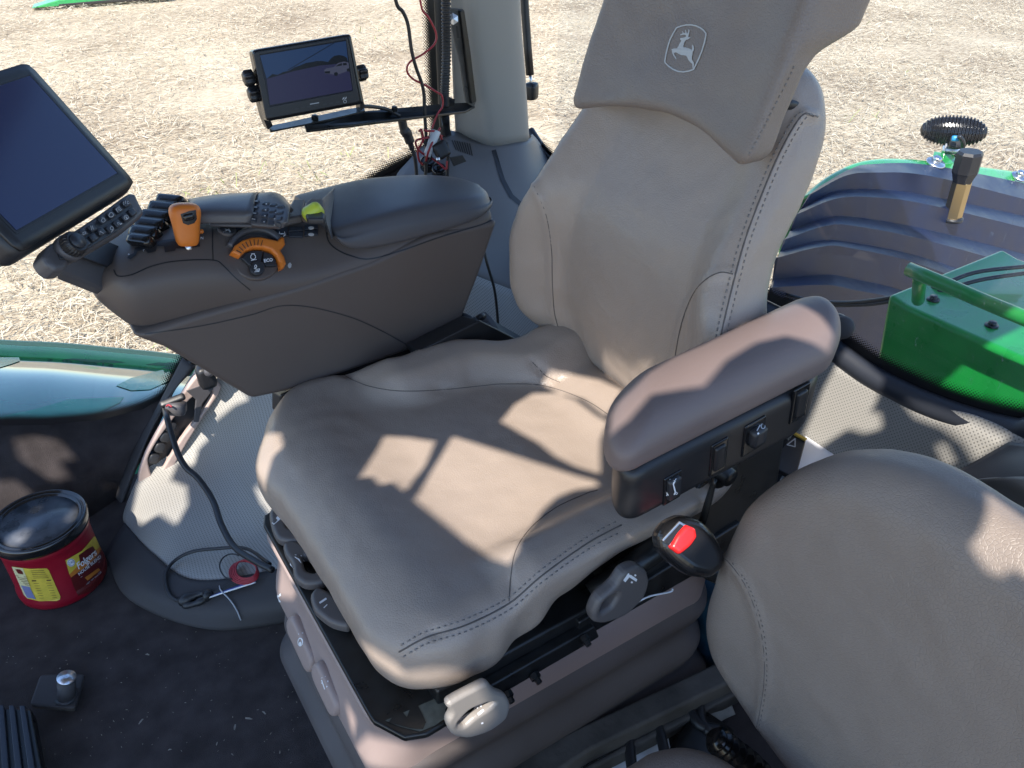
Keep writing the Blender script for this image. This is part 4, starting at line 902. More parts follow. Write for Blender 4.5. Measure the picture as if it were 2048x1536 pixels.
# black gate slot of the shift lever
gate = decalfill('shift_gate', [(255, 518), (258, 512), (268, 508), (270, 498), (300, 486), (340, 480), (398, 478), (400, 494), (372, 498), (352, 498), (350, 503), (330, 506), (328, 494), (314, 494), (312, 504), (296, 508), (290, 500), (276, 504), (272, 512), (262, 520)], body, BLK, body, .0015)
def txtc(name, s, c, size, ang, m=WHT, objs=None, parent=None, **k): return textpx(name, s, c, size, ang, objs or CB, m, parent or body, **k)
txtc('marking', '+', (258, 510), 9, -20); txtc('marking', 'F1', (290, 500), 9, -12); txtc('marking', 'F2+', (349, 490), 8, -4); txtc('marking', 'N', (404, 477), 8, 0)
# shift lever
base = W(376, 497, y=1.13); top = W(368, 418, y=1.13)+V3(-.0, 0, .0)
base = hit(376, 492, body)[0]; s = (base-CAM).length/FPX
ax = (W(368, 405, y=base.y+.012)-base); H = ax.length; F0 = frame(base, ax, V3(1, 0, 0))
prof = [(0, .5), (.03, .60), (.10, .72), (.25, .78), (.45, .84), (.62, .92), (.76, 1.0), (.88, .97), (.96, .78), (1.0, .38)]
Vv = []; NA = 28; r0 = 28*s
for t_, r in prof:
    for k in range(NA):
        a = 2*math.pi*k/NA; c_, s_ = math.cos(a), math.sin(a); rx = r*r0*(abs(c_)**.75)*(1 if c_ > 0 else -1); ry = r*r0*.78*(abs(s_)**.75)*(1 if s_ > 0 else -1); Vv.append(F0 @ Vector((rx, ry, t_*H)))
Ff = [(i*NA+k, i*NA+(k+1) % NA, (i+1)*NA+(k+1) % NA, (i+1)*NA+k) for i in range(len(prof)-1) for k in range(NA)]+[tuple(range(NA-1, -1, -1)), tuple(range((len(prof)-1)*NA, len(prof)*NA))]
knob = mk('shift_lever', Vv, Ff, ORG, con); subs(knob, 1)
tube('stem', [base-V3(0, 0, .01), base+ax*.06], .006, STEEL, knob, 1, 10)
c, nn = hit(377, 434, knob)
thumb = [(361, 428), (376, 423), (391, 420), (393, 438), (388, 446), (376, 450), (366, 446)]
decalfill('thumb_switch', [(p[0], p[1]) for p in thumb], knob, BLK, knob, .001)
ff = frame(c, nn, V3(1, 0, 0)); slab('thumb_roller', ff, (20*s, 13*s, 9*s), 5*s, 4*s, BLKG, knob)
# throttle dial
dc, dn = hit(514, 538, body); dn = (dn+V3(0, -.25, .3)).normalized(); ds = (dc-CAM).length/FPX
def dpl(pts, h=0): return onpl(pts, dc+dn*h, dn)
def ringpx(r0_, r1_, a0, a1, n=24, c=(514, 538), sq=1.0, sh=0):
    o = [(c[0]+r1_*math.cos(rad(a0+(a1-a0)*i/n)), c[1]+r1_*sq*math.sin(rad(a0+(a1-a0)*i/n))) for i in range(n+1)]
    return o+[(c[0]+r0_*math.cos(rad(a1+(a0-a1)*i/n)), c[1]+r0_*sq*math.sin(rad(a1+(a0-a1)*i/n))) for i in range(n+1)]
DC = (512, 530)
dialbase = plate('dial_base', rnd(dpl(arc((513, 520), 48, 0, 350, 30, 42), 0), 1, .2), [], .008, CONS, con, .003, nrm=dn)
hood = plate('dial_hood', dpl(ringpx(54, 66, -155, -28, 24, (512, 520), 1.0), .004), [], .016, LIDM, con, .004, nrm=dn)
og = plate('throttle_lever', dpl([(460, 508), (468, 494), (482, 484), (500, 478), (520, 477), (538, 481), (552, 484), (560, 477), (566, 478), (568, 492), (562, 500), (558, 504), (566, 516), (570, 530), (566, 538), (558, 541), (557, 528), (550, 514), (540, 504), (524, 499), (506, 499), (490, 504), (478, 516)], .010), [], .016, ORG, con, .004, nrm=dn)
for k in range(8):
    a = -150+k*11; p = (512+45*math.cos(rad(a)), 522+43*math.sin(rad(a))); q = (512+34*math.cos(rad(a)), 522+32*math.sin(rad(a)))
    plate('rib', dpl(stroke([q, p], 1.2)[0], .0185), [], .0012, KEY, og, .0003, nrm=dn)
segs = [((482, 518), (492, 506), (508, 502), (525, 503), (521, 524), (506, 528), (500, 534)), ((527, 504), (542, 510), (551, 522), (552, 533), (531, 534), (524, 526))]
for sg in segs: plate('dial_key', dpl(sg, .008), [], .006, KEY, con, .0015, nrm=dn)
plate('dial_key', dpl(arc((514, 537), 15, 0, 350, 24), .010), [], .008, KEY, con, .002, nrm=dn)
dk = [o for o in con.children if o.name.startswith('dial_key')]
textpx('marking', 'ECO', (536.5, 521), 9, -8, dk, WHT, dk[1], bold=.25)
decal('symbol', stroke([(503, 508), (509, 508)], 1.6)+stroke(arc((506, 514), 5, -60, 240, 12), 1.3)+stroke([(502, 521), (513, 519)], 1.2), dk, WHT, dk[0])
decal('symbol', stroke(arc((511, 533), 2, 0, 360, 8, 3), 1.4)+stroke([(508, 537), (514, 539), (519, 538), (518, 542), (511, 541)], 1.4)+stroke([(509, 544), (518, 543)], 1.3), dk, WHT, dk[2])
decal('symbol', [[(576, 528), (580, 525), (583, 529), (582, 535), (578, 537), (575, 532)]], CB, GPRT, body)
# round button and key strip
def cyl(name, u, v, r, h, objs, m, parent, nrm=None, off=0., n=28):
    c, nn = hit(u, v, objs); nn = nrm or nn; s = (c-CAM).length/FPX; c = c+nn*off
    return mk(name, *lathe([(.0001, -.004), (r*s, -.004), (r*s, h*.6), (r*s*.92, h), (.0001, h)], frame(c, nn), n), m, parent)
cyl('round_button_ring', 454, 461, 17, .003, body, CONS, con); rbtn = cyl('round_button', 454, 461, 14.5, .004, body, KEY, con)
decal('symbol', stroke([(447, 464), (456, 460), (450, 459)], 1.2)+stroke([(457, 459), (460, 464)], 3), rbtn, GPRT, rbtn)
for poly in ([(470, 450), (493, 450), (494, 462), (478, 468), (472, 462)], [(496, 450), (548, 453), (549, 472), (538, 462), (515, 456), (496, 458)], [(551, 454), (576, 457), (576, 474), (551, 473)], [(578, 457), (606, 456), (606, 464), (578, 466)], [(578, 467), (606, 465), (606, 477), (578, 477)], [(609, 453), (636, 449), (636, 460), (609, 463)], [(609, 465), (636, 462), (636, 472), (609, 475)]):
    pts = hits(poly, body)
    if len(pts) == len(poly): prism('strip_key', pts, V3(-.0005, -.002, .0035), KEYB, con, .001)
sk_ = [o for o in con.children if o.name.startswith('strip_key')]
decal('symbol', stroke([(559, 464), (558, 470), (562, 472)], 1.2)+stroke([(569, 464), (570, 470), (567, 472)], 1.2)+stroke([(561, 468), (567, 468)], 2), sk_+[body], WHT, sk_[0])
for v in (456, 469): decal('symbol', [arc((622, v), 6, 0, 360, 10, 3)], sk_+[body], GPRT, sk_[-1])
# upper pod with keypad and paddles
pod = prism('control_pod', WL([(418, 447), (418, 432), (430, 410), (450, 402), (500, 398), (512, 393), (540, 388), (575, 440), (560, 452), (500, 449)], z=.728), V3(0, .0, -.006), LIDM, con, .006, 3)
podt = gridsurf('pod_top', [WL([(352, 452), (420, 447), (500, 447)], z=.731), WL([(350, 430), (420, 420), (505, 420)], z=.747), WL([(380, 403), (450, 393), (512, 387)], z=.748), WL([(375, 398), (440, 388), (520, 385)], z=.735)], LIDM, con, 6, 6, .008)
kp = gridsurf('keypad', [WL([(500, 449), (530, 452), (566, 456)], z=.731), WL([(506, 420), (545, 425), (573, 440)], z=.743), WL([(513, 390), (548, 388), (580, 415)], z=.744), WL([(520, 385), (560, 388), (588, 420)], z=.728)], LIDM, con, 6, 6, .006)
kps = [podt, kp, pod, body]
for i in range(4):
    for j in range(4):
        u = 512+j*15+i*-1.5+ (0 if j < 1 else 5); v = 404+i*12+j*3.2
        c, nn = hit(u, v, kps)
        if c is None: continue
        s = (c-CAM).length/FPX; slab('key', frame(c+nn*.0003, nn, CR-CU*.22), (12.5*s, 10*s, .0028), 2*s, .0012, KEYB, kp)
keys = [o for o in kp.children]
for i in range(4): 
    decal('symbol', stroke([(509-i*1.5, 402+i*12), (515-i*1.5, 403+i*12)], 1.6), keys+kps, GPRT, kp); decal('symbol', stroke([(532-i*1.5, 408+i*12), (534-i*1.5, 408+i*12)], 1.6)+stroke([(552-i*1.5, 414+i*12), (554-i*1.5, 414+i*12)], 1.6), keys+kps, GPRT, kp)
# black paddles
pd = [(344, 404, 52, 15, -4), (330, 420, 56, 17, -8), (316, 437, 58, 17, -12), (304, 453, 58, 17, -14), (292, 469, 54, 17, -16), (284, 484, 46, 15, -18)]
for (u, v, l, h, a) in pd:
    c = W(u, v, z=.722); s = (c-CAM).length/FPX; f = frame(c, V3(-.45, -.35, .8), CR+CU*(-.25)); q = slab('paddle', f, (l*s*1.05, h*s*1.35, .022), 5*s, .006, BLKG, con)
pb = prism('paddle_base', WL([(266, 490), (300, 430), (340, 405), (400, 400), (420, 440), (330, 478), (280, 500)], z=.700), V3(0, 0, -.02), KEY, con, .004)
c = W(402, 463, z=.722); slab('orange_tab', frame(c, (0, -.3, 1), (1, 0, 0)), (.008, .007, .006), .004, .003, ORG, con)
# yellow green knob and hand rest behind it
prism('knob_base', WL([(604, 446), (612, 420), (624, 410), (650, 412), (652, 446), (630, 450)], z=.716), V3(0, 0, .012), CONS, con, .004)
slab('pto_knob', frame(W(626, 425, z=.735), (-.5, -.4, .8), (1, 0, 0)), (.030, .020, .024), .008, .007, YEL, con)
prism('knob_guard', WL([(612, 440), (618, 428), (640, 430), (652, 440), (650, 450), (616, 450)], z=.728), V3(0, 0, .010), KEY, con, .003)
prism('deck_block', WL([(566, 455), (588, 412), (612, 412), (606, 446)], z=.705), V3(0, 0, .012), LIDM, con, .004)
prism('hand_rest', [W(655, 452, z=.716), W(650, 428, z=.72), W(635, 404, z=.715), W(652, 386, z=.712), W(668, 372, z=.705), W(672, 380, z=.70), W(662, 440, z=.70)], V3(.004, 0, -.025), LIDM, con, .004)
# ------------------------------------------------------------------ touch screen
A = W(45, 511, d=.88); B = W(272, 372, d=1.07); T = W(90, 126, d=1.03)
ex = (B-A); wd_ = ex.length*1.03; exn = ex.normalized(); ey = (T-B); ey = ey-exn*ey.dot(exn); hg = ey.length*1.05; eyn = ey.normalized(); nz = exn.cross(eyn)
if nz.dot(CAM-A) < 0: nz = -nz
dsp = thing('touch_screen', 'large black framed touch screen with a dark blue sheen put in as glow', 'display', A)
def dp(a, b, c=0): return A+ex*a+eyn*hg*b+nz*c
hf = Matrix.Identity(4)
ctr = dp(.5, .5, 0); fm = frame(ctr, nz, exn)
hs_ = slab('housing', Matrix.Translation(-nz*.018) @ fm, (wd_, hg, .034), .012, .006, KEY, dsp, .012)
bz = slab('bezel', Matrix.Translation(nz*.0005) @ fm, (wd_-.004, hg-.004, .005), .010, .002, BLK, dsp, .012)
SCR = mat('screen_glass', (.006, .008, .016), .14, spec=.45); SCR.node_tree.nodes['Principled BSDF'].inputs['Emission Color'].default_value = (.10, .16, .60, 1); SCR.node_tree.nodes['Principled BSDF'].inputs['Emission Strength'].default_value = .035  # dim blue emission stands in for sky reflected in the glass
plate('screen', [dp(.07, .13, .0036), dp(.93, .13, .0036), dp(.93, .90, .0036), dp(.07, .90, .0036)], [], .001, SCR, dsp, .0003, nrm=nz)
plate('frame_line', [dp(.055, .115, .0032), dp(.945, .115, .0032), dp(.945, .915, .0032), dp(.055, .915, .0032)], [[dp(.065, .125, .0032), dp(.935, .125, .0032), dp(.935, .905, .0032), dp(.065, .905, .0032)]], .001, BLK, dsp, .0002, nrm=nz)
slab('back_shell', Matrix.Translation(-nz*.048) @ fm, (wd_-.012, hg-.014, .036), .02, .012, mat('grey_shell', (.16, .18, .17), .5), dsp, .012)
# button pad under the screen
PA = W(118, 512, d=.93); PB = W(270, 416, d=1.055)
kpd = thing('screen_keypad', 'black button pad with a ribbed dial, mounted below the touch screen', 'keypad', PA)
pex = (PB-PA).normalized(); pey = (eyn-pex*eyn.dot(pex)).normalized(); pnz = pex.cross(pey)
if pnz.dot(CAM-PA) < 0: pnz = -pnz
def pp(u, v, h=0): return onpl([(u, v)], PA+pnz*h, pnz)[0]
padp = [(72, 522), (84, 500), (110, 486), (140, 470), (190, 437), (248, 394), (260, 396), (270, 418), (278, 432), (274, 442), (240, 470), (180, 505), (130, 532), (120, 550), (100, 552), (84, 540)]
pad = plate('pad_body', rnd([pp(*p) for p in padp], 3, .3), [], .026, LIDM, kpd, .006, nrm=pnz); 
plate('pad_face', rnd([pp(u, v, .014) for u, v in [(112, 500), (150, 474), (195, 446), (250, 398), (258, 400), (272, 432), (236, 462), (180, 496), (140, 518), (120, 520)]], 3, .2), [], .003, KEY, kpd, .001, nrm=pnz)
kd = [(203, 440), (221, 430), (236, 419), (251, 407), (219, 458), (234, 448), (250, 436), (264, 425), (165, 467), (183, 457), (150, 476), (186, 476), (202, 464), (171, 487)]
for i, (u, v) in enumerate(kd):
    c = pp(u, v, .017); s = (c-CAM).length/FPX; slab('key', frame(c, pnz, pex), (15*s, 13*s, .005), 2*s, .0015, KEYB, kpd)
keys2 = [o for o in kpd.children if o.name.startswith('key')]
SY = {0: stroke(arc((206, 441), 3.6, -60, 240, 10), 1.1)+stroke([(203, 436), (208, 437)], 1.1), 1: stroke(arc((222, 430), 4.2, 0, 360, 12), 1.2), 2: stroke([(232, 418), (238, 414), (242, 420), (236, 424)], 1.1, True)+stroke(arc((237, 419), 1.6, 0, 360, 6), 1), 3: stroke([(247, 404), (248, 410)], 1)+stroke([(250, 402), (251, 408)], 1)+stroke([(256, 403), (254, 404), (254, 408), (258, 407)], 1),
      4: stroke(arc((223, 457), 3, 0, 360, 10, 3.6), 1.1)+stroke([(222, 464), (226, 460)], 1), 5: stroke(arc((236, 447), 2, 0, 360, 8), 1)+stroke([(240, 449), (243, 447)], 2), 6: stroke(arc((252, 435), 4.2, 0, 360, 10), 1.1)+stroke([(251, 434), (254, 438)], 2.4), 8: stroke([(161, 471), (164, 469)], 1)+stroke([(165, 466), (170, 464), (171, 467), (166, 470)], 1.2, True), 9: stroke([(181, 452), (183, 460)], 1.2)+stroke([(184, 452), (186, 459)], 1.2), 11: stroke([(179, 484), (184, 490)], 1.4), 12: stroke([(200, 469), (200, 463), (206, 467)], 1.1)}
for i, st in SY.items(): decal('symbol', st, keys2, GPRT, keys2[i])
c = pp(137, 497, .016); s = (c-CAM).length/FPX
mk('dial_ring', *lathe([(.0001, -.004), (24*s, -.004), (24*s, .004), (22*s, .006), (.0001, .006)], frame(c, pnz), 40), LIDM, kpd)
Vr = []; NA = 96
for (rr, z) in ((21, .002), (21, .014), (18, .018), (.01, .018)):
    for k in range(NA):
        a = 2*math.pi*k/NA; r_ = rr*s*(1+(.05 if (k//2) % 2 else 0)*(rr > 20)); Vr.append(frame(c, pnz) @ Vector((r_*math.cos(a), r_*math.sin(a), z)))
dl = mk('ribbed_dial', Vr, [(i*NA+k, i*NA+(k+1) % NA, (i+1)*NA+(k+1) % NA, (i+1)*NA+k) for i in range(3) for k in range(NA)], BLK, kpd, False)
dt_ = mk('dial_cap', *lathe([(.0001, .018), (14*s, .018), (14*s, .020), (.0001, .020)], frame(c, pnz), 36), KEYB, kpd)
decal('symbol', stroke([(138, 489), (147, 486), (150, 495), (141, 499)], 1.3, True)+stroke([(141, 490), (147, 495)], 1.2)+stroke([(146, 489), (143, 496)], 1.2), dt_, GPRT, dt_)
# arm that carries the screen
arm_ = thing('display_mount', 'black arm joining the touch screen to the nose of the console', 'mounting arm', W(200, 560, y=1.12))
prism('arm_box', [W(140, 520, y=1.10), W(205, 482, y=1.17), W(262, 505, y=1.17), W(262, 540, y=1.15), W(205, 580, y=1.13), W(105, 540, y=1.09)], V3(.0, .02, -.022), LIDM, arm_, .005)
prism('arm_top', [W(152, 517, y=1.105)+V3(0, 0, .003), W(205, 485, y=1.165)+V3(0, 0, .003), W(258, 507, y=1.165)+V3(0, 0, .003), W(215, 540, y=1.125)+V3(0, 0, .003)], V3(0, .0, .003), BLK, arm_, .001)
# ------------------------------------------------------------------ camera monitor on its bracket
YM = 1.40
mon = thing('camera_monitor', 'small black camera monitor showing a white pickup on a dark field', 'monitor', W(620, 235, y=YM))
a = W(508, 102, y=YM); b = W(697, 70, y=YM+.0); c_ = W(722, 205, y=YM-.02); d_ = W(531, 240, y=YM-.02)
mnx = (b-a).normalized(); mny = ((a-d_)-mnx*(a-d_).dot(mnx)).normalized(); mnz = mnx.cross(mny)
if mnz.dot(CAM-a) < 0: mnz = -mnz
def mp_(u, v, h=0): return onpl([(u, v)], a+mnz*h, mnz)[0]
plate('housing', rnd([mp_(*p) for p in [(500, 100), (697, 67), (724, 207), (530, 243)]], 3, .05), [], .028, BLKG, mon, .006, nrm=mnz)
plate('bezel', rnd([mp_(u, v, .0145) for u, v in [(506, 105), (694, 74), (719, 203), (532, 238)]], 3, .04), [[mp_(u, v, .0145) for u, v in [(518, 110), (692, 80), (706, 181), (539, 213)]]], .004, BLK, mon, .001, nrm=mnz)
# picture on the screen
def emi(name, c, st=1.0):
    m = mat(name, (.006, .006, .008), .3, spec=.25); b_ = m.node_tree.nodes['Principled BSDF']; b_.inputs['Emission Color'].default_value = (*c, 1); b_.inputs['Emission Strength'].default_value = st; return m
def scr(name, poly, m, h): return mk(name, [mp_(u, v, h) for u, v in poly], [tuple(range(len(poly)))], m, sc_o, False)
sc_o = mk('screen', [mp_(u, v, .0148) for u, v in [(517, 109), (693, 79), (707, 183), (538, 215)]], [(0, 1, 2, 3)], emi('scr_base', (.001, .0015, .004)), mon, False)
scr('picture_sky', [(520, 111), (692, 82), (696, 122), (640, 126), (585, 138), (533, 157)], emi('scr_sky', (.004, .012, .036)), .0150)
scr('picture_ground', [(533, 157), (585, 138), (640, 127), (696, 126), (705, 180), (540, 210)], emi('scr_ground', (.006, .006, .020)), .0151)
tl = [(533, 157)]; top_ = [(545, 148), (556, 150), (566, 144), (578, 142), (588, 135), (600, 131), (612, 126), (624, 124), (634, 122), (645, 122), (656, 124), (662, 117), (668, 112), (678, 110), (688, 112), (694, 116)]
scr('picture_trees', [(533, 158)]+top_+[(696, 126), (640, 131), (585, 143)], emi('scr_trees', (.0002, .0004, .001)), .0152)
scr('picture_truck', [(648, 141), (652, 137), (668, 134), (676, 126), (688, 123), (697, 125), (699, 140), (690, 144), (682, 147), (672, 150), (660, 148), (650, 148)], emi('scr_truck', (.018, .020, .034)), .0153)
for k, p in enumerate(([(671, 133), (678, 128), (684, 126), (684, 131)], [(686, 126), (693, 126), (694, 130), (686, 131)], arc((672, 148), 4, 0, 330, 8), arc((697, 140), 3.5, 0, 330, 8), [(649, 143), (660, 142), (660, 147), (650, 147)])): scr('picture_detail', p, MATS['scr_trees'], .0154)
scr('picture_wire', stroke([(576, 140), (668, 86)], 1.4)[0], MATS['scr_trees'], .0155)
for u, s_ in ((593, 0), (605, 1), (618, 2), (632, 3), (650, 4), (662, 5), (675, 6)): mk('button', [mp_(u+p, 216.5-s_*2.2+q, .0168) for p, q in ((-4, 0), (4, -1.3), (4.5, 2), (-3.5, 3.3))], [(0, 1, 2, 3)], KEY, mon, False)
V_, F_ = textpolys('AV', 7); mk('marking', [mp_(689+x, 197-y-x*.17, .0172) for x, y, z in V_], F_, WHT, mon, False)
pt = stroke(arc((690, 203), 3, 0, 360, 10), 1.1); V_, F_ = join([([mp_(u, v, .0172) for u, v in p], [(0, 1, 2, 3)]) for p in pt]); mk('port', V_, F_, GPRT, mon, False)
mk('maker_mark', [mp_(620, 207.5, .0172), mp_(638, 204.5, .0172), mp_(638, 206.3, .0172), mp_(620, 209.3, .0172)], [(0, 1, 2, 3)], GPRT, mon, False)
for o in list(mon.children):
    if o.name.startswith('marking.001'): pass
def knobm(u, v, y):
    c = W(u, v, y=y); n_ = -mnx if u < 600 else mnx; Vk = []; NA = 40
    s = (c-CAM).length/FPX
    for (rr, z) in ((10, -.008), (13, -.006), (13, .006), (10, .009), (.01, .009)):
        for k in range(NA): a_ = 2*math.pi*k/NA; r_ = rr*s*(1+.14*math.cos(6*a_)*(rr > 5)); Vk.append(frame(c, n_) @ Vector((r_*math.cos(a_), r_*math.sin(a_), z)))
    mk('thumb_knob', Vk, [(i*NA+k, i*NA+(k+1) % NA, (i+1)*NA+(k+1) % NA, (i+1)*NA+k) for i in range(4) for k in range(NA)]+[tuple(range(NA-1, -1, -1))], BLK, mon)
knobm(498, 156, YM); knobm(508, 188, YM); knobm(723, 146, YM)
brk = thing('monitor_bracket', 'black steel strap bracket reaching from the pillar to the monitor', 'bracket', W(930, 215, y=1.5))
def bar(name, pts, h, m, parent, b=.001): return prism(name, [p for p in pts], h, m, parent, b)
bar('cradle_arm', [W(516, 196, y=YM+.0), W(524, 194, y=YM), W(546, 252, y=YM), W(536, 260, y=YM), W(528, 240, y=YM)], V3(0, .022, 0), BLKM, brk)
bar('cradle_arm', [W(716, 180, y=YM), W(723, 178, y=YM), W(730, 214, y=YM), W(722, 222, y=YM)], V3(0, .022, 0), BLKM, brk)
bar('cradle_base', [W(536, 252, y=YM+.02), W(612, 236, y=YM+.02), W(690, 219, y=YM+.02), W(728, 212, y=YM+.02), W(730, 221, y=YM), W(690, 231, y=YM-.01), W(612, 248, y=YM-.01), W(540, 262, y=YM-.01)], V3(0, 0, -.003), BLKM, brk)
bar('strap_arm', [W(608, 250, y=YM+.01), W(700, 226, y=YM+.03), W(880, 208, y=1.50), W(940, 204, y=1.54), W(950, 212, y=1.54), W(930, 222, y=1.50), W(800, 237, y=YM+.02), W(700, 250, y=YM-.005), W(612, 260, y=YM-.01)], V3(0, 0, -.005), BLKM, brk)
bar('pillar_plate', [W(900, 18, y=1.535), W(928, 20, y=1.535), W(940, 100, y=1.53), W(953, 200, y=1.53), W(948, 215, y=1.53), W(932, 205, y=1.53), W(921, 130, y=1.53), W(905, 60, y=1.53)], V3(.004, .012, 0), DIRT, brk)
bar('pillar_plate_edge', [W(921, 22, y=1.525), W(929, 22, y=1.525), W(941, 100, y=1.52), W(953, 203, y=1.52), W(944, 208, y=1.52), W(932, 110, y=1.52)], V3(.0, .012, 0), BLKM, brk)
plf = [o for o in brk.children if o.name == 'pillar_plate'][0]
decal('hole', [arc((931, 178), 4, 0, 330, 10, 6)], plf, BLK, plf); decal('slot_hole', [[(911, 52), (915, 52), (919, 76), (914, 76)]], plf, BLK, plf)
for (u, v, y, r) in ((906, 38, 1.52, 10), (630, 236, YM, 7), (898, 204, 1.49, 12), (789, 218, 1.45, 6)):
    c = W(u, v, y=y); s = (c-CAM).length/FPX; mk('bolt', *lathe([(.0001, -.003), (r*s, -.003), (r*s, .004), (.0001, .006)], frame(c, (0, -.3, 1) if y != 1.52 else (-.4, -.9, .2)), 6), STEEL if v < 100 else BLKM, brk, False)
# conduit and wires at the pillar
t = thing('cable_conduit', 'black corrugated conduit running down beside the pillar', 'conduit', W(893, 150, y=1.50))
cp = [W(890, -330, y=1.50), W(892, -120, y=1.50), W(892, 20, y=1.50), W(893, 100, y=1.50), W(890, 180, y=1.49), W(889, 214, y=1.48)]
path = cr(cp, 50); tube('corrugated_tube', path, lambda f, i: .0098 if (i//2) % 2 else .0080, CABL, t, 1, 14, False)
cp = [W(890, 232, y=1.48), W(892, 250, y=1.48), W(896, 272, y=1.47)]; tube('corrugated_tube', cr(cp, 20), lambda f, i: .0082 if i % 2 else .0066, CABL, t, 1, 12, False)
def wire(name, pts, r, m, label, y=1.46, grp=None, cat='cable', sides=8, n=6):
    o = tube(name, [W(p[0], p[1], y=(p[2] if len(p) > 2 else y)) for p in pts], r, m, None, n, sides); return tag(o, label, cat, grp)
wire('black_cable', [(765, -320), (778, -90), (792, 3), (806, 24), (816, 50), (823, 100), (832, 135), (843, 165), (848, 190), (849, 225), (852, 270), (852, 330), (850, 366)], .0036, CABL, 'thin black cable hanging in front of the side window and down behind the monitor strap')
wire('red_wire', [(846, -320), (834, -90), (842, 10), (858, 36), (872, 66), (869, 88), (846, 108), (820, 124), (814, 142), (826, 158), (850, 170), (875, 185), (884, 192), (885, 212), (874, 230), (862, 262), (852, 290)], .0020, REDW, 'thin red wire zigzagging in front of the side window')
t = thing('plug_lead', 'black round plug and its lead hanging under the monitor strap', 'plug lead', W(815, 265, y=1.45))
tube('plug', [W(803, 236, y=1.45), W(808, 258, y=1.45), W(814, 268, y=1.45), W(820, 284, y=1.45), W(824, 298, y=1.45)], lambda f, i: [.0085, .0105, .0092][0 if f < .3 else 1 if f < .55 else 2]*(1 if f < .8 else .6), CABL, t, 5, 14)
tube('lead', [W(806, 262, y=1.452), W(824, 298, y=1.45), W(830, 318, y=1.45), W(833, 345, y=1.45), W(833, 368, y=1.45)], .0036, CABL, t)
tube('lead', [W(724, 212, y=1.42), W(750, 214, y=1.44), W(775, 219, y=1.45), W(800, 232, y=1.45)], .0034, CABL, t)
t = thing('red_wire_bundle', 'tangle of red and black wires with a white sleeve at the pillar foot', 'wires', W(865, 300, y=1.46))
r_ = random.Random(4)
tube('wire', [W(838, 262, y=1.46), W(843, 260, y=1.45), W(846, 280, y=1.45), W(836, 300, y=1.46), W(838, 320, y=1.46), W(846, 330, y=1.46)], .0022, REDW, t)
tube('wire', [W(885, 272, y=1.47), W(850, 276, y=1.45), W(832, 282, y=1.45), W(836, 298, y=1.45), W(850, 310, y=1.45), W(866, 318, y=1.45), W(880, 328, y=1.44), W(892, 338, y=1.43), W(894, 322, y=1.43)], .0022, REDW, t)
tube('wire', [W(848, 260, y=1.45), W(856, 262, y=1.45), W(868, 262, y=1.45), W(878, 266, y=1.46), W(884, 280, y=1.46)], .0022, REDW, t)
tube('wire', [W(852, 322, y=1.45), W(858, 300, y=1.44), W(872, 270, y=1.45), W(880, 256, y=1.46)], .0022, REDW, t)
tube('wire', [W(842, 262, y=1.455), W(848, 284, y=1.455), W(862, 308, y=1.45), W(858, 322, y=1.45), W(846, 326, y=1.45)], .0022, CABL, t)
tube('white_sleeve', [W(872, 262, y=1.455), W(864, 285, y=1.45), W(854, 312, y=1.45)], lambda f, i: .010-.002*f, mat('milky_plastic', (.55, .57, .58), .4), t, 5, 10)
slab('fuse_block', frame(W(882, 300, y=1.44), (-.3, -1, .4), (1, .3, .2)), (.030, .034, .02), .005, .004, BLK, t)
for (u, v) in ((876, 318), (888, 312)): slab('contact', frame(W(u, v, y=1.43), (-.3, -1, .4)), (.008, .008, .006), .002, .002, STEEL, t)
wire('black_lead', [(893, 286), (896, 310), (895, 340), (894, 366)], .0036, CABL, 'short thick black lead dropping from the conduit to the pillar foot', 1.45)
t = thing('power_sockets', 'two black power sockets in the ledge behind the console lid', 'socket', W(850, 345, y=1.5))
for (u, v, r) in ((848, 340, 15), (870, 354, 14)):
    c, nn = hit(u, v, foot) 
    if c is None: c = W(u, v, y=1.5)
    c = c+V3(0, -.02, .02); s = (c-CAM).length/FPX; mk('socket_ring', *lathe([(.0001, -.01), (r*s, -.01), (r*s, .006), (r*s*.8, .010), (r*s*.7, .004), (.0001, .004)], frame(c, (-.2, -.5, .9)), 26), BLKG, t)
plate('socket_plate', [p+V3(0, -.006, .006) for p in WL([(896, 318), (922, 314), (930, 326), (905, 336)], y=1.50)], [], .004, KEY, t, .001)
# ------------------------------------------------------------------ coffee can
CB0 = W(128, 1158, z=.0); can = thing('coffee_can', 'red plastic coffee can with a black lid and yellow labels', 'coffee can', CB0)
CR_ = .0785; CH = .150; lean = V3(.0, .0, 1); CFm = frame(CB0, lean)
prof = [(.0001, 0), (CR_*.93, 0), (CR_*.985, .004), (CR_*1.0, .012), (CR_*1.0, .020), (CR_*.965, .026), (CR_*.965, .112), (CR_*.975, .118), (CR_*1.0, .124), (CR_*1.0, .132), (CR_*.97, .138), (CR_*.97, CH), (.0001, CH)]
cbody = mk('can_body', *lathe(prof, CFm, 72), REDC, can)
LIDP = mat('lid_black', (.012, .012, .013), .22, coat=.6, var=.3, vs=18)
DUST = mat('dusty_lid', (.075, .080, .090), .30, bs=30, bd=.2, bdist=.002, var=.6, vs=28)
mk('can_lid', *lathe([(.0001, CH-.014), (CR_*1.035, CH-.014), (CR_*1.05, CH-.008), (CR_*1.05, CH+.002), (CR_*1.03, CH+.007), (CR_*.985, CH+.007), (CR_*.96, CH+.002), (CR_*.93, CH+.002), (CR_*.915, CH+.006), (CR_*.88, CH+.006), (CR_*.86, CH+.0015), (.0001, CH+.0015)], CFm, 72), LIDP, can)
mk('lid_top', *lathe([(.0001, CH+.0018), (CR_*.85, CH+.0018), (CR_*.85, CH+.0022), (.0001, CH+.0022)], CFm, 48), DUST, can)
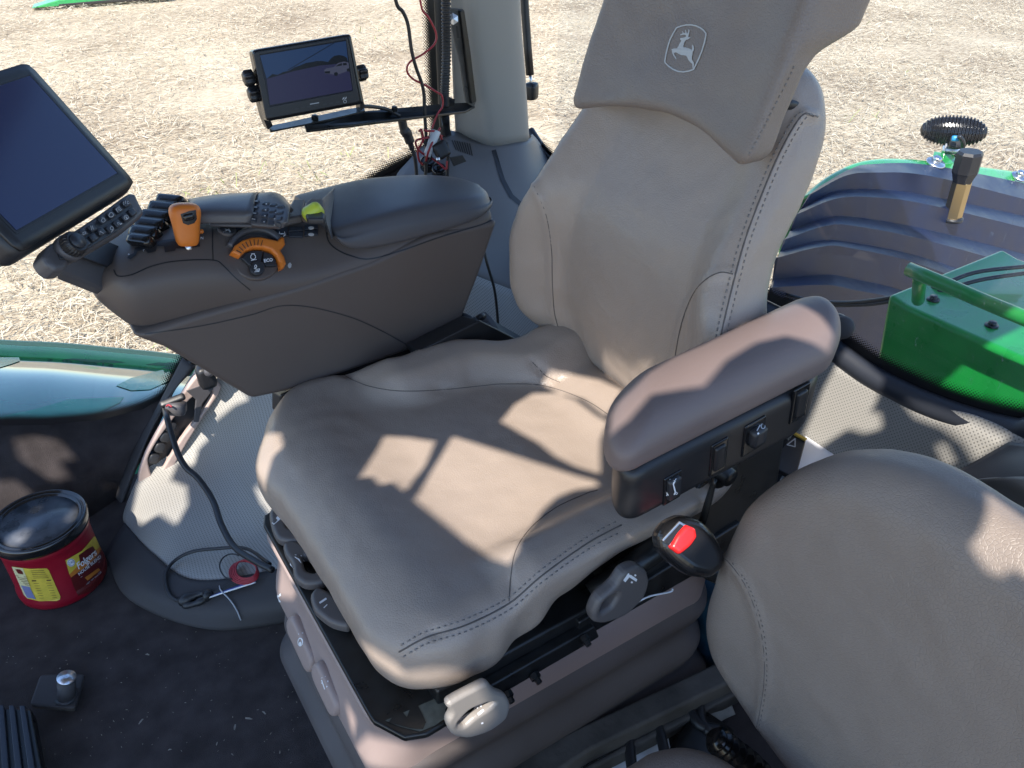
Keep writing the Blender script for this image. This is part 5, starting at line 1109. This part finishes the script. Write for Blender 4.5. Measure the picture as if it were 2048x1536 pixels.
def cmap(u, v, off=.0008): return hit(u, v, cbody, off)[0]
YL = mat('label_yellow', (.62, .47, .06), .4, var=.25, vs=30); YL2 = mat('label_cream', (.60, .54, .30), .4); DR = mat('label_darkred', (.11, .012, .012), .35); OR_ = mat('label_orange', (.50, .17, .03), .4); BL_ = mat('label_blue', (.18, .19, .34), .4); INK = mat('label_ink', (.10, .05, .02), .5)
def cpx(pts, s=6.146): return [(x/s, 980+y/s) for x, y in pts]
lab = decalfill('back_label', cpx([(148, 935), (360, 965), (575, 960), (600, 985), (745, 1310), (735, 1345), (700, 1362), (480, 1362), (340, 1330), (300, 1290)]), cbody, YL, can, .0008)
decalfill('label_panel', cpx([(150, 937), (285, 955), (430, 1325), (345, 1325), (300, 1285)]), cbody, YL2, lab, .0012)
decalfill('label_block', cpx([(265, 1165), (370, 1185), (445, 1335), (340, 1315)]), cbody, BL_, lab, .0015)
decalfill('label_mark', cpx([(195, 965), (250, 968), (285, 1000), (290, 1030), (230, 1020)]), cbody, DR, lab, .0016)
tx = []
for k in range(6): tx += stroke(cpx([(205+k*22, 1045+k*22), (330+k*9, 1062+k*20)]), .9)
for k in range(5): tx += stroke(cpx([(385+k*8, 985+k*22), (540+k*14, 982+k*22)]), .8)
for k in range(7): tx += stroke(cpx([(420+k*12, 1140+k*30), (630+k*12, 1135+k*30)]), .7)
decal('small_print', tx, cbody, INK, lab, .0018); decal('bar_print', stroke(cpx([(400, 1108), (622, 1102)]), 2.4), cbody, INK, lab, .0018)
fl = decalfill('front_label', cpx([(800, 860), (1000, 745), (1150, 570), (1165, 575), (1300, 850), (1330, 960), (1290, 1100), (1180, 1220), (960, 1300), (900, 1180)]), cbody, DR, can, .0008)
decalfill('label_band', cpx([(800, 862), (1000, 747), (1150, 572), (1166, 578), (1222, 700), (1150, 760), (1000, 880), (850, 1035)]), cbody, YL, fl, .0012)
decalfill('label_glow', cpx([(850, 1035), (940, 940), (1222, 700), (1240, 740), (1100, 900), (870, 1070)]), cbody, OR_, fl, .0014)
decalfill('label_badge', cpx([(960, 800), (1060, 725), (1130, 690), (1180, 760), (1060, 880), (980, 900)]), cbody, DR, fl, .0016)
decalfill('badge', cpx(arc((868, 888), 48, 0, 345, 16)), cbody, WHT, fl, .0016); decal('badge_ring', stroke(cpx(arc((868, 888), 40, 0, 360, 16)), .8), cbody, BL_, fl, .0019)
textpx('lettering', '240', (868/6.146, 980+888/6.146), 7, -24, cbody, BL_, fl, .002)
textpx('lettering', 'Folgers', (1052/6.146, 980+852/6.146), 18, -39, cbody, WHT, fl, .0021, .15, .25, .92, 10)
textpx('lettering', 'HOUSE BLEND', (1092/6.146, 980+925/6.146), 8.6, -39, cbody, WHT, fl, .0021, 0, .12, 1.0, 10)
decal('small_print', stroke(cpx([(985, 1068), (1215, 880)]), 1.0), cbody, GPRT, fl, .0021)
textpx('lettering', 'NET WT 24.2 OZ', (1145/6.146, 980+1085/6.146), 5.0, -40, cbody, GPRT, fl, .0021)
decalfill('label_panel', cpx([(1035, 1075), (1200, 960), (1225, 985), (1070, 1110)]), cbody, OR_, fl, .0014)
# ------------------------------------------------------------------ harness on the floor
MATS_ON = [bpy.data.objects['floor_mat_upturn'], liner, FL]
def pt(u, v, k, val):
    if k == 'z':
        h_, n_ = hit(u, v, MATS_ON)
        if h_ is not None: return h_+n_*(.004+max(0, val-.03)*.25)
    return W(u, v, **{k: val})
hc = [pt(330, 818, 'y', 1.49), pt(334, 835, 'y', 1.44), pt(340, 858, 'y', 1.42), pt(355, 905, 'y', 1.38), pt(372, 935, 'y', 1.35), pt(397, 958, 'y', 1.32), pt(425, 1000, 'y', 1.27), pt(444, 1052, 'y', 1.20), pt(470, 1095, 'y', 1.14), pt(510, 1122, 'y', 1.08), pt(545, 1140, 'y', 1.04)]
o = tube('harness_cable', hc, .0058, CABL, None, 8, 12); tag(o, 'thick black cable hanging from the trim socket across the beige lining', 'cable')
t = thing('harness_plug', 'grey plug with a black clip at the top of the hanging cable', 'plug', hc[0])
slab('plug_body', frame(W(352, 816, y=1.48), (-.4, -1, .3), (1, 0, -.3)), (.040, .028, .03), .008, .006, LIDM, t); slab('clip', frame(W(345, 801, y=1.485), (-.2, -.6, .8), (1, 0, 0)), (.050, .014, .012), .004, .003, BLK, t)
tube('red_tail', [W(333, 812, y=1.47), W(338, 810, y=1.465), W(344, 814, y=1.46)], .002, REDW, t)
lp = [pt(540, 1128, 'y', 1.06), pt(500, 1112, 'z', .10), pt(434, 1110, 'z', .085), pt(385, 1114, 'z', .07), pt(352, 1128, 'z', .05), pt(333, 1152, 'z', .035), pt(337, 1184, 'z', .03), pt(352, 1200, 'z', .03), pt(372, 1206, 'z', .03)]
o = tube('floor_lead', lp, .0032, CABL, None, 8, 10); tag(o, 'thin black lead looping over the mat edge to its taped joint', 'cable')
t = thing('wire_joint', 'black taped wire joint with loose coloured wires on the mat edge', 'wires', pt(390, 1200, 'z', .03))
tube('taped_joint', [pt(362, 1206, 'z', .032), pt(385, 1196, 'z', .034), pt(412, 1190, 'z', .036), pt(422, 1198, 'z', .036)], lambda f, i: .008+.003*math.sin(f*9), CABL, t, 6, 10)
tube('taped_joint', [pt(370, 1212, 'z', .030), pt(395, 1208, 'z', .032), pt(420, 1196, 'z', .034)], lambda f, i: .006+.001*math.sin(f*12), CABL, t, 6, 10)
for k, (m_, dv) in enumerate(((CABL, 0), (CABL, 4), (mat('blue_wire', (.03, .05, .25), .4), 8), (PAPER, 11), (CABL, -4))):
    tube('wire', [pt(416, 1196+dv*.3, 'z', .036), pt(444, 1184+dv*.6, 'z', .040), pt(475, 1170+dv, 'z', .045), pt(515, 1158+dv, 'z', .05)], .0015, m_, t, 6, 6)
tube('zip_tie', [pt(442, 1176, 'z', .045), pt(446, 1186, 'z', .05), pt(462, 1202, 'z', .03), pt(475, 1220, 'z', .015), pt(483, 1238, 'z', .008)], .0013, GPRT, t, 6, 6)
t = thing('red_wire_coil', 'coil of dark red wire beside the seat base', 'wires', pt(491, 1150, 'z', .06))
for k in range(5):
    c0 = (492+k*1.5, 1151-k*1.2); ps = [pt(c0[0]+(29-k*2)*math.cos(rad(a)), c0[1]+(22-k*1.2)*math.sin(rad(a)), 'z', .052+.004*k) for a in range(0, 361, 30)]
    tube('coil_turn', ps, .0017, REDW, t, 4, 6)
ps = [pt(470+26*math.cos(rad(a)), 1140+24*math.sin(rad(a)), 'z', .06) for a in range(90, 330, 30)]; tube('coil_turn', ps, .0014, CABL, t, 4, 6)
wire('console_cable', [(968, 500, 1.20), (975, 530, 1.19), (988, 575, 1.19), (994, 620, 1.19), (998, 680, 1.19)], .0028, CABL, 'thin dark cable dropping behind the rear end of the console')
# belt reel behind the console
t = thing('belt_reel', 'black strapped belt reel behind the console and cushion', 'belt reel', W(950, 680, y=1.06))
slab('reel_box', frame(W(952, 668, y=1.08), (-.3, -.8, .6), (1, 0, .35)), (.075, .055, .05), .012, .008, LIDM, t); slab('strap_guide', frame(W(925, 655, y=1.10), (-.4, -.7, .6), (.6, 0, 1)), (.05, .03, .03), .008, .006, KEY, t)
for k in range(3): tube('strap_fold', [W(918+k*14, 668-k*10, y=1.08), W(932+k*14, 650-k*8, y=1.07), W(946+k*13, 645-k*6, y=1.08)], .006, CABL, t, 5, 8)
gridsurf('webbing', [WL([(965, 650), (1010, 690), (1060, 720)], y=1.04), WL([(985, 640), (1040, 672), (1090, 700)], y=1.08)], KEY, t, 5, 3, .003)
prism('gap_shade_fill', WL([(560, 790), (660, 742), (860, 676), (900, 700), (700, 770), (560, 830)], y=1.10), V3(0, .05, -.02), BLK, t, .004)  # black sheet added so the gap under the console stays dark
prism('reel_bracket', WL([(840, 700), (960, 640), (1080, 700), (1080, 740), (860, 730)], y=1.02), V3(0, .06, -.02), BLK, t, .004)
# ------------------------------------------------------------------ floor items at the lower left
t = thing('foot_button', 'round metal topped foot button on its dark grey sloped pad', 'foot switch', W(120, 1390, z=.0))
pdm = plate('pad', rnd([W(82, 1352, z=.028), W(170, 1350, z=.020), W(166, 1372, z=.012), W(150, 1420, z=.01), W(60, 1414, z=.02)], 3, .12), [], .014, RUBM, t, .004)
pb_ = [(80, 1354), (112, 1348), (184, 1340)]
c = hit(133, 1392, pdm)[0]; pin_ax = (W(133, 1355, y=c.y-.004)-c).normalized(); s = (c-CAM).length/FPX; L_ = (W(133, 1356, y=c.y-.004)-c).length
mk('collar', *lathe([(.0001, 0), (19*s, 0), (19*s, .0015), (.0001, .0015)], frame(c, (0, 0, 1)), 28), BLK, t)
mk('pin', *lathe([(.0001, -.01), (14*s, -.01), (14*s, L_), (.0001, L_)], frame(c, pin_ax), 28), RUBM, t)
mk('pin_top', *lathe([(.0001, L_), (14.5*s, L_), (14.5*s, L_+.002), (6*s, L_+.002), (5*s, L_+.003), (.0001, L_+.002)], frame(c, pin_ax), 28), STEEL, t)
t = thing('foot_pedal', 'ribbed black foot pedal at the near left edge of the floor', 'pedal', W(40, 1480, z=.04))
pf = [W(-70, 1412, z=.050), W(62, 1416, z=.050), W(88, 1560, z=.050), W(-80, 1570, z=.050)]
prism('pedal_plate', pf, V3(0, 0, -.03), BLKM, t, .005)
for k in range(6):
    a_, b_ = k*.16+.04, k*.16+.13; p0 = pf[0].lerp(pf[1], a_); p1 = pf[0].lerp(pf[1], b_); q0 = pf[3].lerp(pf[2], a_); q1 = pf[3].lerp(pf[2], b_); prism('tread_rib', [p+V3(0, 0, .001) for p in (p0, p1, q1, q0)], V3(0, 0, .006), mat('tread_rubber', (.018, .022, .032), .5) if k == 0 else MATS['tread_rubber'], t, .002)
# scraps on the carpet
r_ = random.Random(12); V = []; F = []
spots = [(282, 1444, 9), (498, 1438, 10), (470, 1455, 9), (528, 1426, 7), (434, 1488, 6), (340, 1500, 5), (542, 1468, 4), (295, 1310, 7), (560, 1505, 4), (465, 1510, 5), (330, 1240, 3)]+[(r_.uniform(10, 610), r_.uniform(1250, 1530), r_.uniform(1.0, 3)) for _ in range(120)]
for (u, v, sz) in spots:
    c = W(u, v, z=.004); a_ = r_.uniform(0, 6.28); l = sz*.00062; b = len(V)
    for (p, q) in ((-1, -.18), (0, -.3), (1, -.1), (.9, .25), (0, .3), (-.8, .15)): V.append(c+V3((p*math.cos(a_)-q*math.sin(a_))*l, (p*math.sin(a_)+q*math.cos(a_))*l, r_.uniform(0, .002)+.15*l*(1-abs(p))))
    F.append(tuple(range(b, b+6)))
o = mk('floor_crumbs', V, F, mat('chaff', (.22, .20, .17), .8), None, False); o['kind'] = 'stuff'
# ------------------------------------------------------------------ instructor seat
ins = thing('instructor_seat', 'folding passenger seat in taupe grained leather, near right corner', 'seat', (.55, .2, 0))
def insb(P):
    w0, h0, d = P[:, 0], P[:, 1], P[:, 2]; w = w0/.46*2-1; y = .43-w0; h = h0/.46
    z = .280+h0*.91
    y = .205+(y-.205)*(1.0-.06*S((h0-.25)/.2)-.10*S((.12-h0)/.12))
    x = .545+.15*h0+.022*np.abs(w)**2.2*-1*S(h0/.1)+.02*(1-np.abs(w))*0
    x = x-.014*np.cos(np.clip((h0-.22)/.22, -1, 1)*math.pi/2)
    return np.stack([x+d*.72, y, z], 1)
V, F = rbox((.46, .46, .11), .16, .045, .007, insb)
insback = seatmesh('backrest', V, F, LEATHER2, ins, [], (.003, 7, 20))
sb = [(1438, 1110), (1460, 1128), (1490, 1170), (1512, 1225), (1526, 1290), (1528, 1360), (1516, 1440), (1496, 1510)]
press(insback, sb, .006, .004); seamline('seam', sb, insback, insback, .0006); stitches('stitching', [(u+5, v-1) for u, v in sb], insback, insback, STI2, 4, 4, .0005)
stitches('stitching', [(1445, 1060), (1465, 1010), (1500, 960), (1545, 915), (1600, 885)], insback, insback, STI2, 4, 5, .0005)
def insc(P):
    X, Y, Z = P[:, 0], P[:, 1], P[:, 2]
    return np.stack([.13+X, -.048+Y, .255+Z+.01*np.sin(X*7)], 1)
V, F = rbox((.36, .41, .09), .09, .035, .009, insc); inscu = seatmesh('seat_cushion', V, F, LEATHER2, ins, [], (.003, 7, 30))
prism('hinge_frame', [V3(.60, .30, .30), V3(.66, .32, .36), V3(.72, .32, .30), V3(.70, .30, .10), V3(.58, .28, .10)], V3(0, -.25, 0), BLKM, ins, .01)
tube('bellows_boot', cr([W(1432, 1478, y=.37), W(1460, 1500, y=.36), W(1500, 1530, y=.35), W(1540, 1570, y=.34)], 14), lambda f, i: .019 if (i//3) % 2 else .0145, BLKG, ins, 1, 20)
# things between the seats
tag(prism('seat_mounting_beam', WL([(930, 1560), (1500, 1292), (1500, 1345), (1180, 1500), (1090, 1560)], z=.085), V3(0, .0, -.04), DIRT, None, .006), 'dusty steel beam on the floor between the two seats', 'beam')
tag(prism('beam_lower_rail', WL([(1040, 1600), (1500, 1355), (1500, 1375), (1120, 1570)], z=.055), V3(0, 0, -.03), DIRT, None, .004), 'narrow dusty rail on the near side of the steel beam', 'rail')
def ppr(name, pts, z, label):
    o = plate(name, [W(u, v, z=z) for u, v in pts], [], .001, PAPER, None, .0002); return tag(o, label, 'paper')
ppr('paper_sheet', [(1150, 1545), (1255, 1480), (1330, 1440), (1350, 1545)], .02, 'white paper sheet on the floor between the seats')
for i, (pts, lab) in enumerate((([(1252, 1420), (1258, 1470), (1262, 1520), (1270, 1570)], 'black hose nearest the coffee can, crossing the white paper sheet'), ([(1305, 1400), (1316, 1450), (1326, 1490), (1340, 1560)], 'black hose crossing the right edge of the white paper sheet'), ([(1350, 1390), (1378, 1420), (1400, 1450), (1440, 1460)], 'black hose running over the grey cloth towards the passenger seat'), ([(1392, 1385), (1400, 1410), (1402, 1440), (1420, 1465)], 'short black hose beside the grey cloth, closest to the passenger backrest'))):
    o = tube('hose', [W(u, v, z=.05) for u, v in pts], .0085, CABL, None, 6, 12); tag(o, lab, 'hose', 'hoses between the seats')
gridsurf_ = gridsurf('cloth_rag', [[W(1300, 1420, z=.02), W(1360, 1380, z=.03), W(1440, 1330, z=.03)], [W(1320, 1460, z=.02), W(1390, 1420, z=.045), W(1450, 1380, z=.03)], [W(1350, 1470, z=.01), W(1420, 1450, z=.02), W(1470, 1430, z=.02)]], CLOTH, None, 6, 6, .002, lambda p, a, b: V3(*p)+V3(0, 0, .006*mnoise.noise(Vector(p)*30)))
tag(gridsurf_, 'crumpled grey cloth on the floor behind the black hoses', 'cloth')
tag(slab('valve_block', frame(W(1400, 1500, z=.02), (0, 0, 1), (1, .3, 0)), (.10, .07, .06), .012, .01, BLKM, None), 'black valve block on the floor beside the ribbed boot', 'valve block')
tag(slab('blue_box', frame(W(1425, 1210, z=.10), (0, 0, 1), (1, 0, 0)), (.10, .12, .16), .015, .01, BLUEM, None), 'dark blue box behind the seat base', 'box')
# papers and manual behind the seat
t = thing('paper_stack', 'white papers lying behind the armrest against the rear lining', 'papers', W(1660, 850, z=.24))
plate('sheet', WL([(1560, 960), (1655, 770), (1722, 832), (1722, 862), (1700, 930)], z=.255), [], .002, PAPER, t, .0004)
plate('sheet', WL([(1575, 975), (1640, 790), (1705, 845), (1715, 940)], z=.262), [], .002, PAPER, t, .0004)
plate('folder', WL([(1715, 826), (1723, 832), (1722, 880), (1712, 905)], z=.268), [], .004, mat('clear_folder', (.5, .58, .75), .3), t, .001)
tag(prism('storage_shelf', [V3(.98, .95, .235), V3(1.12, .95, .235), V3(1.12, .45, .235), V3(.98, .45, .235)], V3(0, 0, -.2), KEY, None, .006), 'dark shelf box behind the seat under the white papers', 'shelf')
t = thing('manual_pouch', 'dark booklet with a yellow edge and a warning triangle', 'booklet', W(1590, 900, z=.24))
plate('cover', WL([(1540, 935), (1588, 868), (1612, 880), (1590, 960)], z=.27), [], .010, KEY, t, .002); plate('yellow_edge', WL([(1586, 868), (1592, 866), (1614, 878), (1610, 882)], z=.278), [], .004, mat('yellow_edge', (.5, .33, .05), .5), t, .001)
cvr_ = t.children[0]; decal('warning_symbol', stroke([(1574, 890), (1590, 878), (1590, 894)], 2, True), cvr_, GPRT, cvr_)
tag(tube('coil_cord', [p+V3(.006*math.cos(i*1.25), .006*math.sin(i*1.25), 0) for i, p in enumerate(cr([W(1530, 925, z=.33), W(1545, 905, z=.33), W(1556, 885, z=.33)], 18))], .002, GPRT, None, 1, 6), 'small coiled grey cord in the gap below the armrest', 'cord')
#@@ROOF
# ------------------------------------------------------------------ unseen, oversized roof sheet added; its holes are shaped to cast the sun patches
from mathutils.geometry import delaunay_2d_cdt
ZR = 1.78
OPEN = [[(-0.358,0.248),(-0.334,0.21),(-0.313,0.175),(-0.293,0.14),(-0.279,0.117),(-0.266,0.094),(-0.254,0.075),(-0.241,0.057),(-0.244,0.043),(-0.277,0.056),(-0.309,0.057),(-0.343,0.044),(-0.374,0.021),(-0.401,-0.009),(-0.422,-0.019),(-0.435,0.003),(-0.443,0.029),(-0.45,0.052),(-0.454,0.076),(-0.459,0.1),(-0.464,0.126),(-0.469,0.152),(-0.449,0.172),(-0.427,0.192),(-0.393,0.219)],
 [(-0.281,0.24),(-0.236,0.268),(-0.198,0.276),(-0.168,0.256),(-0.153,0.221),(-0.151,0.173),(-0.147,0.148),(-0.181,0.124),(-0.205,0.094),(-0.228,0.063),(-0.248,0.095),(-0.259,0.128),(-0.261,0.163),(-0.271,0.201)],
 [(-0.144,0.297),(-0.12,0.277),(-0.106,0.256),(-0.092,0.235),(-0.08,0.193),(-0.119,0.17),(-0.143,0.159),(-0.144,0.214),(-0.165,0.246),(-0.172,0.283)],
 [(-0.053,0.267),(-0.053,0.233),(-0.052,0.202),(-0.033,0.162),(-0.051,0.167),(-0.074,0.189),(-0.074,0.234),(-0.067,0.254)],
 [(-0.442,0.303),(-0.412,0.279),(-0.386,0.251),(-0.422,0.214),(-0.451,0.194),(-0.472,0.174),(-0.476,0.199),(-0.493,0.201),(-0.495,0.223),(-0.51,0.228),(-0.477,0.264)],
 [(-0.596,0.414),(-0.567,0.383),(-0.574,0.352),(-0.598,0.346),(-0.621,0.323),(-0.647,0.304),(-0.638,0.346),(-0.61,0.386)],
 [(-0.645,0.008),(-0.626,-0.025),(-0.614,-0.056),(-0.616,-0.068),(-0.598,-0.076),(-0.581,-0.083),(-0.569,-0.091),(-0.559,-0.099),(-0.566,-0.105),(-0.58,-0.104),(-0.592,-0.101),(-0.608,-0.094),(-0.619,-0.084),(-0.631,-0.069),(-0.636,-0.052),(-0.645,-0.031)],
 [(0.115,0.066),(0.113,0.028),(0.104,-0.003),(0.08,-0.018),(0.08,-0.022),(0.066,-0.001),(0.047,0.02),(0.028,0.024),(0.008,0.028),(-0.018,0.025),(-0.043,0.022),(-0.069,0.012),(-0.093,0.003),(-0.118,0.011),(-0.134,0.016),(-0.15,0.021),(-0.173,0.013),(-0.194,0.006),(-0.224,0.004),(-0.213,0.013),(-0.203,0.027),(-0.182,0.038),(-0.153,0.045),(-0.121,0.056),(-0.076,0.066),(-0.034,0.064),(0.003,0.068),(0.043,0.073),(0.075,0.069)],
 [(-0.695,0.87),(-0.673,0.842),(-0.659,0.802),(-0.659,0.76),(-0.698,0.774),(-0.761,0.778),(-0.792,0.758),(-0.845,0.751),(-0.88,0.716),(-0.904,0.75),(-0.935,0.709),(-0.911,0.665),(-0.923,0.609),(-0.96,0.565),(-0.981,0.615),(-1.023,0.613),(-1.046,0.649),(-0.999,0.734),(-0.916,0.774),(-0.858,0.8),(-0.805,0.807),(-0.755,0.822)],
 [(-0.777,0.572),(-0.762,0.53),(-0.761,0.488),(-0.78,0.463),(-0.785,0.516)],
 [(-0.697,0.257),(-0.697,0.21),(-0.696,0.165),(-0.751,0.174),(-0.786,0.208)],
 [(-0.754,-0.023),(-0.753,-0.058),(-0.782,-0.076)],
 [(-0.746,-0.087),(-0.712,-0.114),(-0.697,-0.133),(-0.683,-0.14),(-0.67,-0.146),(-0.66,-0.165),(-0.708,-0.167),(-0.743,-0.156),(-0.784,-0.119),(-0.796,-0.086)],
 [(-0.596,-0.122),(-0.57,-0.119),(-0.551,-0.126),(-0.563,-0.143),(-0.578,-0.159),(-0.603,-0.165),(-0.622,-0.162),(-0.619,-0.142)],
 [(-0.253,-0.049),(-0.228,-0.055),(-0.279,-0.065)],
 [(-0.237,-0.081),(-0.218,-0.088),(-0.199,-0.1),(-0.206,-0.124),(-0.241,-0.133),(-0.254,-0.123),(-0.264,-0.11),(-0.253,-0.093)],
 [(0.011,-0.252),(0.009,-0.274),(0.006,-0.295),(0.002,-0.315),(-0.002,-0.334),(-0.028,-0.351),(-0.049,-0.369),(-0.048,-0.354),(-0.047,-0.339),(-0.048,-0.319),(-0.059,-0.323),(-0.062,-0.313),(-0.056,-0.295),(-0.05,-0.284),(-0.033,-0.279),(-0.014,-0.269)],
 [(0.221,0.047),(0.266,0.071),(0.339,0.1),(0.334,0.056),(0.32,0.009),(0.28,-0.019),(0.239,-0.021),(0.183,-0.011),(0.183,0.029)],
 [(0.305,-0.039),(0.31,-0.061),(0.315,-0.082),(0.319,-0.115),(0.322,-0.145),(0.321,-0.173),(0.321,-0.199),(0.298,-0.2),(0.278,-0.198),(0.29,-0.164),(0.297,-0.123),(0.293,-0.081)],
 [(0.277,-0.133),(0.28,-0.147),(0.264,-0.183),(0.255,-0.176)],
 [(0.223,0.01),(0.247,0.004),(0.269,-0.003),(0.275,-0.036),(0.258,-0.06),(0.239,-0.047),(0.231,-0.019)],
 [(-1.096,0.886),(-1.065,0.886),(-1.042,0.87),(-1.053,0.831),(-1.078,0.831),(-1.09,0.801),(-1.119,0.8),(-1.122,0.834),(-1.122,0.851)],
 [(-1.198,0.828),(-1.179,0.823),(-1.159,0.819),(-1.162,0.792),(-1.184,0.76),(-1.225,0.759),(-1.267,0.76),(-1.232,0.794)],
 [(-1.058,0.781),(-1.054,0.771),(-1.07,0.76),(-1.071,0.763)],
 [(-1.167,0.626),(-1.142,0.632),(-1.129,0.621),(-1.146,0.598),(-1.158,0.596),(-1.166,0.607)],
 [(-1.075,0.62),(-1.052,0.649),(-1.042,0.631),(-1.049,0.61),(-1.067,0.605)],
 [(-1.119,0.682),(-1.107,0.684),(-1.11,0.67),(-1.12,0.67)],
 [(-1.178,0.619),(-1.157,0.586),(-1.159,0.573),(-1.177,0.582),(-1.175,0.594)]] #@@OPEN
outline = [(-1.45, -.62), (.45, -.62), (.45, .0), (1.5, .0), (1.5, 1.80), (-1.45, 1.80)]
def inside(p, poly):
    c = False; n = len(poly)
    for i in range(n):
        a, b = poly[i], poly[(i+1) % n]
        if (a[1] > p[1]) != (b[1] > p[1]) and p[0] < (b[0]-a[0])*(p[1]-a[1])/(b[1]-a[1])+a[0]: c = not c
    return c
vv = []; ee = []
for poly in [outline]+OPEN:
    b = len(vv); vv += [Vector(p) for p in poly]; ee += [(b+i, b+(i+1) % len(poly)) for i in range(len(poly))]
r = delaunay_2d_cdt(vv, ee, [], 0, 1e-5); fs = []
for f in r[2]:
    c = (sum(r[0][i].x for i in f)/len(f), sum(r[0][i].y for i in f)/len(f))
    if inside(c, outline) and not any(inside(c, q) for q in OPEN): fs.append(tuple(f))
roof = mk('roof_sun_mask', [(p.x, p.y, ZR) for p in r[0]], fs, mat('roof_mask_grey', (.12, .12, .125), .8), None, False)
s_ = roof.modifiers.new('sol', 'SOLIDIFY'); s_.thickness = .004; s_.offset = 1; struct(roof)
